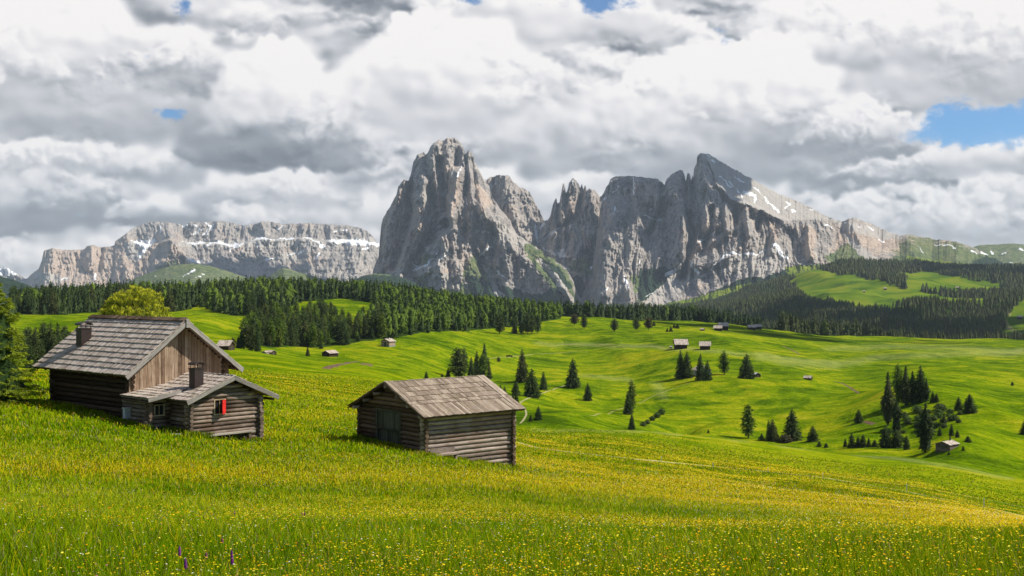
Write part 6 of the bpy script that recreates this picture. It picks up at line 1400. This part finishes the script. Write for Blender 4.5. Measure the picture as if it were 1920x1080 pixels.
# ------------------------------------------------------------------ the big conifer at the left edge, the round pine behind the hut
def big_crown(seed, h, wr, nlimb, shape, mode):
    rs = np.random.RandomState(seed); C_, A_, U_, S_, T_, P_ = [], [], [], [], [], []
    for k in range(nlimb):
        u = (k+rs.rand())/nlimb
        if mode == 'fir':
            z0 = h*(.05+.93*u); R_k = wr*((1-u)**.80)*rs.uniform(.75, 1.12)+.06; ang = k*2.399+rs.rand()*.5; el = -.30+.55*u+rs.normal()*.08
            n = int(60+320*R_k/wr); f = rs.rand(n)**.75; side = rs.normal(size=n)*.20*R_k*(.25+f*.9-.55*f*f)
            rad = R_k*f; cx = rad*np.cos(ang)-side*np.sin(ang); cy = rad*np.sin(ang)+side*np.cos(ang); cz = z0+rad*math.sin(el)+.16*R_k*f**2.2-np.abs(side)*.35+rs.normal(size=n)*.025
            d_ = np.stack([np.cos(ang)+np.zeros(n)-np.sin(ang)*np.sign(side)*.7, np.sin(ang)+np.cos(ang)*np.sign(side)*.7, np.full(n, -.15)], 1)+rs.normal(size=(n, 3))*.35
            s = .080*rs.uniform(.6, 1.3, n)
        else:
            th = rs.rand()*6.283; ph = math.acos(rs.uniform(-.35, 1)); q = rs.uniform(.80, 1.03)
            bx = wr*math.sin(ph)*math.cos(th)*q; by_ = wr*math.sin(ph)*math.sin(th)*q; bz = h*.60+h*.40*math.cos(ph)*q
            n = 60; g = rs.rand(n); sp = .17
            cx = bx+rs.normal(size=n)*sp*(1-g*.6); cy = by_+rs.normal(size=n)*sp*(1-g*.6); cz = bz+g*.34-.1+rs.normal(size=n)*.03
            d_ = np.stack([rs.normal(size=n)*.5, rs.normal(size=n)*.5, np.full(n, 1.0)], 1); f = g; s = .060*rs.uniform(.6, 1.3, n)
        C_.append(np.stack([cx, cy, cz], 1)); A_.append(nrm(d_)); S_.append(s); T_.append(np.clip(.45+rs.normal(size=n)*.15+(rs.rand()-.5)*.4, 0, 1)); P_.append(np.clip(f+rs.normal(size=n)*.12, 0, 1))
    C_, A_, S_, T_, P_ = map(np.concatenate, (C_, A_, S_, T_, P_)); n = len(C_)
    U_ = nrm(np.cross(A_, rs.normal(size=(n, 3)))); V, Fq = quads_from(C_, A_, U_, S_, S_*.42)
    return V, Fq, np.repeat(T_, 4), np.repeat(P_, 4)
def big_tree(name, cat, label, px, base, hpx, wpx, m, seed, nl, mode, rmin=0, r_at=None):
    if r_at:
        th = math.atan((px-960)/F); x, y = math.sin(th)*r_at, math.cos(th)*r_at; z = float(ground_z(x, y)); top = (540-hpx)/F*y; h = top-z
    else:
        x, y, z, r = spot(px, base, rmin); h = hpx/F*y
    w = wpx/F*y/2; e = empty(name, (x, y, z-.05)); tag(e, label, cat)
    V, Fq, tn, tp = big_crown(seed, h, w, nl, None, mode)
    Vc, Fc = core('cone' if mode == 'fir' else 'round', w/h, .12 if mode == 'fir' else .35, seed,   .66 if mode == 'fir' else .8); Vc = Vc*h
    if mode != 'fir': Vc[:, 2] = Vc[:, 2]*.92
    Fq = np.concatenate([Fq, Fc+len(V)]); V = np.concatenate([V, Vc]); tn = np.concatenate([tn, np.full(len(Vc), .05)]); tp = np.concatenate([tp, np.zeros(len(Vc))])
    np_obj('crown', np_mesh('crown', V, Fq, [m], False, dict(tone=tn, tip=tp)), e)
    Vt, Ft = trunk_geo(.020, .95, 9, limbs=16, seed=seed, spread=w/h*.8); np_obj('trunk', np_mesh('trunk', Vt*h, Ft, [M_BARK], True), e); return e
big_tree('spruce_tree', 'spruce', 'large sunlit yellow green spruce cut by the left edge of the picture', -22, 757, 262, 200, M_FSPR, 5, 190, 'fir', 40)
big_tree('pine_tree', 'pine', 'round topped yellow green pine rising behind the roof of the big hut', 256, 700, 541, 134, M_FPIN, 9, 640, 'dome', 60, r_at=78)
# ------------------------------------------------------------------ meadow grass and flowers
def grass_mat():
    m, t, b = mat('meadow_grass', .8, .0)
    c = t.attr('col', True); t.put(b.inputs['Base Color'], c)
    nv = t.vm('NORMALIZE', t.vm('ADD', t.vm('MULTIPLY', t.geo('Normal'), (.45, .45, .45)), (0, 0, .75))); t.put(b.inputs['Normal'], nv)
    tr = t.new('ShaderNodeBsdfTranslucent'); t.put(tr.inputs[0], c); mx = t.new('ShaderNodeMixShader'); mx.inputs[0].default_value = .35
    o = [n for n in t.n if n.bl_idname == 'ShaderNodeOutputMaterial'][0]
    t.l.new(b.outputs[0], mx.inputs[1]); t.l.new(tr.outputs[0], mx.inputs[2]); t.l.new(mx.outputs[0], o.inputs[0]); return m
M_GRASS = grass_mat()
rg = np.random.RandomState(21)
def scatter(n, r0, r1, pw, a0=-27.5, a1=27.5):
    """points in front of the camera with density falling as r**-pw"""
    u = rg.rand(n); k = 2-pw
    r = (r0**k+(r1**k-r0**k)*u)**(1/k) if abs(k) > 1e-6 else r0*(r1/r0)**u
    th = np.radians(a0+(a1-a0)*rg.rand(n)); r = r*rg.uniform(.88, 1.12, n); return np.sin(th)*r, np.cos(th)*r, r
def huts_clear(x, y):
    def loc(o, a, x, y): dx, dy = x-o[0], y-o[1]; return dx*math.cos(a)+dy*math.sin(a), -dx*math.sin(a)+dy*math.cos(a)
    u, v = loc(HO, HR, x, y); k1 = ((u > .6) & (u < 5.8) & (v > .7) & (v < 8.3)) | ((u > 1.45) & (u < 5.45) & (v > -2.95) & (v < 1)) | ((u > .3) & (u < 1.6) & (v > -1.35) & (v < 1))
    u, v = loc(BO, BR, x, y); k2 = (u > .4) & (u < 6.2) & (v > .5) & (v < 6.6)
    k3 = np.zeros(len(x), bool)
    for (P3, w) in PATHS[:3]:
        n_ = (x > P3[:, 0].min()-2) & (x < P3[:, 0].max()+2) & (y > P3[:, 1].min()-3) & (y < P3[:, 1].max()+3)
        i = np.where(n_)[0]
        if len(i): d_, _t = seg_dist(x[i].astype(np.float32), y[i].astype(np.float32), P3[::3].tolist()); k3[i] = d_ < w/2+.45
    return ~(k1 | k2 | k3)
def drift(x, y): # how flowery the meadow is here
    px = 960+x/y*F; z = ground_z(x, y); py = 540-z/y*F
    th = np.arctan2(x, y); r = np.hypot(x, y); a = np.clip(((th-TH0)/(TH1-TH0)*(len(TH)-1)).astype(int), 0, len(TH)-1); b_ = np.clip(((np.log(r)-LR[0])/(LR[-1]-LR[0])*(len(LR)-1)).astype(int), 0, len(LR)-1)
    return A_f[a, b_], A_p[a, b_], z
def blades(n, r0, r1, pw, hgt, wid, xy=None):
    x, y, r = scatter(n, r0, r1, pw) if xy is None else (xy[0], xy[1], np.hypot(*xy)); k = huts_clear(x, y); x, y, r = x[k], y[k], r[k]; n = len(x); fl, pa, z = drift(x, y)
    h = hgt*rg.uniform(.45, 1.25, n)*(.7+.6*fbm(x/3, y/3, 3, 71)); w = wid*r*rg.uniform(.6, 1.4, n)
    a = rg.rand(n)*6.283; ln = rg.uniform(.1, .6, n)*h; la = rg.rand(n)*6.283
    bx = np.cos(a)*w; by_ = np.sin(a)*w
    b0 = np.stack([x-bx, y-by_, z-.02], 1); b1 = np.stack([x+bx, y+by_, z-.02], 1); mx = x+np.cos(la)*ln*.35; my = y+np.sin(la)*ln*.35
    m0 = np.stack([mx-bx*.7, my-by_*.7, z+h*.6], 1); m1 = np.stack([mx+bx*.7, my+by_*.7, z+h*.6], 1); tp = np.stack([x+np.cos(la)*ln, y+np.sin(la)*ln, z+h], 1)
    V = np.stack([b0, b1, m1, m0, tp], 1).reshape(-1, 3); i = np.arange(n)*5
    q = np.stack([i, i+1, i+2, i+3], 1); t3 = np.stack([i+3, i+2, i+4], 1)
    g = fbm(x/2.2, y/2.2, 3, 81)*.5+fbm(x/14, y/14, 3, 83)*.5+rg.normal(size=n)*.13
    g = np.clip((g-.25)*2, 0, 1)[:, None]; pal = np.array([(.090,.190,.002), (.165,.290,.003), (.27,.37,.004), (.42,.44,.03)]); gi = g[:, 0]*2.6
    i0 = np.clip(gi.astype(int), 0, 2); f = (gi-i0)[:, None]; c = pal[i0]*(1-f)+pal[i0+1]*f
    dry = (rg.rand(n) < .05)[:, None]; c = np.where(dry, [[.34, .28, .12]], c)
    yel = (rg.rand(n) < .09+fl*.50)[:, None]; c = np.where(yel, c*.35+np.array([[.64, .50, .01]])*.8, c)
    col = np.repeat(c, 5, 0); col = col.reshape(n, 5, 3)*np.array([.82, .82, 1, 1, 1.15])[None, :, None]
    return V, q, t3, col.reshape(-1, 3)
Vs, Qs, Ts_, Cs = [], [], [], []; off = 0
for args in ((210000, 6.0, 18, 1.45, .15, .00030), (220000, 14, 46, 1.6, .16, .00036), (230000, 36, 235, 1.95, .17, .00044)):
    V, q, t3, c = blades(*args); Vs.append(V); Qs.append(q+off); Ts_.append(t3+off); Cs.append(c); off += len(V)
def walls(o, a, pts, n):     # tall weeds along the foot of the walls
    P_ = np.array(pts, float); i = rg.randint(0, len(P_)-1, n); f = rg.rand(n); q = P_[i]+(P_[i+1]-P_[i])*f[:, None]+rg.normal(size=(n, 2))*.16
    return o[0]+q[:, 0]*math.cos(a)-q[:, 1]*math.sin(a), o[1]+q[:, 0]*math.sin(a)+q[:, 1]*math.cos(a)
for o_, a_, pt, n in ((HO, HR, [(.35, 8.5), (.35, 3.5), (.1, .6), (.1, -1.6), (1.2, -1.65), (1.2, -3.2), (3.5, -3.2), (5.7, -3.2), (5.8, -.5)], 5200), (BO, BR, [(.15, 6.8), (.15, 3.5), (.15, .3), (1.6, .25), (3.4, .3), (6.4, .3)], 3600)):
    xw, yw = walls(o_, a_, pt, n); k = fbm(xw*1.3, yw*1.3, 3, 44) > .40
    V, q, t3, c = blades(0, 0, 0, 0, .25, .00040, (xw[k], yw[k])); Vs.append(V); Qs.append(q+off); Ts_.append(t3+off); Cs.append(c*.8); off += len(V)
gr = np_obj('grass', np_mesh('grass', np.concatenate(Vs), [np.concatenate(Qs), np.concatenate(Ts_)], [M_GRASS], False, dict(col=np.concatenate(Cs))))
tag(gr, 'long green meadow grass covering the whole foreground slope', 'grass', None, 'stuff')
def flowers(name, label, n, r0, r1, pw, size, cols, hh, fam, spikes=False, thr=.0):
    x, y, r = scatter(n, r0, r1, pw); fl, pa, z = drift(x, y)
    cl = fbm(x/5+fam, y/5, 4, 90+fam)
    keep = huts_clear(x, y) & (rg.rand(len(x)) < np.clip(.10+fl*1.1+(cl-.48)*3.2+thr, .03, 1)); x, y, r, z = x[keep], y[keep], r[keep], z[keep]; n = len(x)
    h = hh*rg.uniform(.7, 1.25, n); s = np.maximum(size*rg.uniform(.5, 1.4, n)**1.5*.74, r*.00034); c = np.array(cols)[rg.randint(0, len(cols), n)]*rg.uniform(.8, 1.15, (n, 1))
    if spikes:
        Vs, Fs = [], []; lv = 6; a = np.arange(6)*1.047
        for q in range(lv):
            rr = s*(.55, 1, .9, .75, .5, .1)[q]; Vs.append(np.stack([x[:, None]+np.cos(a)*rr[:, None], y[:, None]+np.sin(a)*rr[:, None], (z+h*.55+s*1.5*q)[:, None]+0*a], -1))
        V = np.stack(Vs, 1).reshape(-1, 3); f = np.array([[q*6+j, q*6+(j+1) % 6, (q+1)*6+(j+1) % 6, (q+1)*6+j] for q in range(lv-1) for j in range(6)])
        Fq = (f[None]+(np.arange(n)*36)[:, None, None]).reshape(-1, 4); col = np.repeat(c, 36, 0)
    else:
        # two tilted petals quads crossed over each other
        a = rg.rand(n)*6.283; tilt = rg.uniform(-.5, .5, n); Vl = []
        for e_, zz in ((0, 0.), (.785, .15)):
            for k in range(4):
                b_ = a+e_+k*1.5708; Vl.append(np.stack([x+np.cos(b_)*s, y+np.sin(b_)*s, z+h+np.cos(b_-a)*s*tilt+zz*s*.3+s*.35], 1))
        V = np.stack(Vl, 1).reshape(-1, 3); i = np.arange(n)*8; Fq = np.concatenate([np.stack([i, i+1, i+2, i+3], 1), np.stack([i+4, i+5, i+6, i+7], 1)]); col = np.repeat(c, 8, 0)
    o = np_obj(name, np_mesh(name, V, Fq, [M_GRASS], False, dict(col=col))); tag(o, label, name.replace('_', ' '), None, 'stuff'); return o
flowers('yellow_flowers', 'masses of small yellow flowers in drifts across the foreground meadow', 420000, 6, 190, 1.35, .0075, [(.80,.66,.02), (.74,.54,.012), (.82,.74,.08), (.70,.42,.01)], .20, 1)
flowers('orange_flowers', 'scattered orange flowers among the near meadow grass', 26000, 6, 100, 1.4, .008, [(.66,.27,.01), (.62,.20,.01)], .18, 7, thr=-.1)
flowers('white_flowers', 'sprinkling of tiny white flowers in the foreground meadow', 16000, 6, 90, 1.4, .006, [(.75,.75,.62), (.62,.66,.45)], .22, 13)
flowers('clover_flowers', 'scattered dull pink clover heads among the foreground grass', 9000, 6, 70, 1.4, .009, [(.36,.13,.13), (.30,.12,.08), (.42,  .20,.20)], .18, 19, thr=.05)
for i, (px, py) in enumerate([(1305/3+0, 850+655/3.), (1303/3, 850+622/3.), (1010/3, 850+600/3.), (1043/3, 850+680/3.), (1318/3, 850+318/3.), (1160/3, 850+617/3.), (1700/3, 850+322/3.), (1713/3, 850+322/3.), (1250/3, 850+520/3.)]):
    x, y, z, r = spot(px, py+32, 5, 30); o_n = 7; V = []; Fq = []; h = .09 if i < 4 else .06; R0 = .009
    for q in range(8):
        zz = .11+h*q/7*.8; rr = R0*(.5, .95, 1, .95, .85, .7, .45, .1)[q]
        for j in range(8): rj = rr*(1.25 if (j+q) % 2 else .8); V.append((math.cos(j*.785)*rj, math.sin(j*.785)*rj, zz))
    for q in range(7):
        for j in range(8): Fq.append((q*8+j, q*8+(j+1) % 8, (q+1)*8+(j+1) % 8, (q+1)*8+j))
    colr_ = [(.20,.045,.26), (.16,.03,.22), (.26,.07,.30)][i % 3] if i < 4 else (.24,.09,.13)
    e = empty('orchid', (x, y, z+.03)); tag(e, ['purple orchid spike, taller of the two close together at the bottom edge', 'purple orchid spike, upper of the two close together at the bottom edge', 'purple orchid spike standing apart near the bottom edge', 'purple orchid spike cut by the bottom edge', 'reddish brown flower spike alone in bright grass', 'dull pink flower head near the bottom edge', 'left reddish flower head of two side by side', 'right reddish flower head of two side by side', 'faded reddish flower head in the middle grass'][i], 'orchid' if i < 4 else 'flower')
    np_obj('flower_spike', np_mesh('flower_spike', V, np.array(Fq), [M_GRASS], False, dict(col=np.tile(np.array(colr_), (64, 1)))), e)
    Vt, Ft = trunk_geo(.010, .5, 5); np_obj('stem', np_mesh('stem', Vt*.27, Ft, [M_GRASS], False, dict(col=np.tile(np.array((.07,.13,.02)), (len(Vt), 1)))), e)

# ------------------------------------------------------------------ the air between here and the peaks
mh = bpy.data.materials.new('haze'); mh.use_nodes = True; mh.node_tree.nodes.clear(); th_ = NT(mh.node_tree)
vv_ = th_.new('ShaderNodeVolumePrincipled'); vv_.inputs['Color'].default_value = (.68, .83, 1.0, 1); vv_.inputs['Density'].default_value = 2.1e-5; vv_.inputs['Anisotropy'].default_value = 0.1
oo_ = th_.new('ShaderNodeOutputMaterial'); th_.l.new(vv_.outputs[0], oo_.inputs['Volume'])
V_ = [(x, y, z) for x in (-15500, 15500) for y in (-9000, 17600) for z in (-1200, 1500)]
me = np_mesh('haze', np.array(V_), np.array([(0,1,3,2),(4,6,7,5),(0,4,5,1),(2,3,7,6),(0,2,6,4),(1,5,7,3)]), [mh]); tag(np_obj('haze', me), kind='stuff')

# ------------------------------------------------------------------ unseen clouds added above and beside the frame to throw shade on slopes and peaks
mc, tc_, bc_ = mat('shade_cloud_white', 1.0, 0.0); bc_.inputs['Base Color'].default_value = (.9, .9, .9, 1)
def cumulus(seed, tx, ty, tz, alt, rx, ry, rz, n, gap=0.0):
    """added cloud, out of view, whose shadow falls round the ground point (tx, ty, tz)"""
    rs = np.random.RandomState(seed); s = (alt-tz)/SUN_DIR.z; cx, cy = tx+SUN_DIR.x*s, ty+SUN_DIR.y*s
    bm = bmesh.new(); bmesh.ops.create_icosphere(bm, subdivisions=3, radius=1.0); v0 = np.array([v.co for v in bm.verts]); f0 = np.array([[v.index for v in f.verts] for f in bm.faces]); bm.free()
    Vs, Fs = [], []; off = 0
    for i in range(n):
        a = rs.rand()*6.283; q = math.sqrt(rs.rand()); x, y = cx+rx*q*math.cos(a), cy+ry*q*math.sin(a); R = min(rx, ry)*rs.uniform(.22, .5)*(1.15-q*.6)
        v = v0.copy(); dsp = 1+(fbm((v[:, 0]+i)*1.7, (v[:, 1]+v[:, 2]*1.3+i)*1.7, 4, i)-.5)*.9; v = v*dsp[:, None]
        v[:, 2] = np.maximum(v[:, 2], -.25-.05*rs.rand()); v = v*np.array([R, R, R*rz])+np.array([x, y, alt+R*.25*rz]); Vs.append(v); Fs.append(f0+off); off += len(v)
    o = np_obj('cloud', np_mesh('cloud', np.concatenate(Vs), np.concatenate(Fs), [mc], True)); tag(o, 'unseen white cloud added to shade the slopes and peaks', 'cloud', None, 'stuff'); return o
def tgt(px, r): th = math.atan((px-960)/F); return math.sin(th)*r, math.cos(th)*r
x, y = tgt(1440, 3300); cumulus(1, x, y, -150, 1700, 330, 900, .5, 26)
x, y = tgt(1740, 2650); cumulus(2, x, y, -150, 1700, 400, 300, .5, 22)
x, y = tgt(1905, 5900); cumulus(3, x, y, 0, 1900, 420, 600, .5, 20)
x, y = tgt(1770, 1560); cumulus(4, x, y, -75, 1650, 280, 60, .6, 14)
x, y = tgt(1390, 1420); cumulus(7, x, y, -65, 1650, 130, 120, .6, 12)
x, y = tgt(1190, 9000); cumulus(5, x, y, 450, 3000, 540, 800, .35, 30)
x, y = tgt(1030, 8900); cumulus(6, x, y, 250, 3000, 300, 600, .35, 18)
x, y = tgt(470, 13500); cumulus(8, x, y, 300, 4600, 1100, 1200, .35, 22)
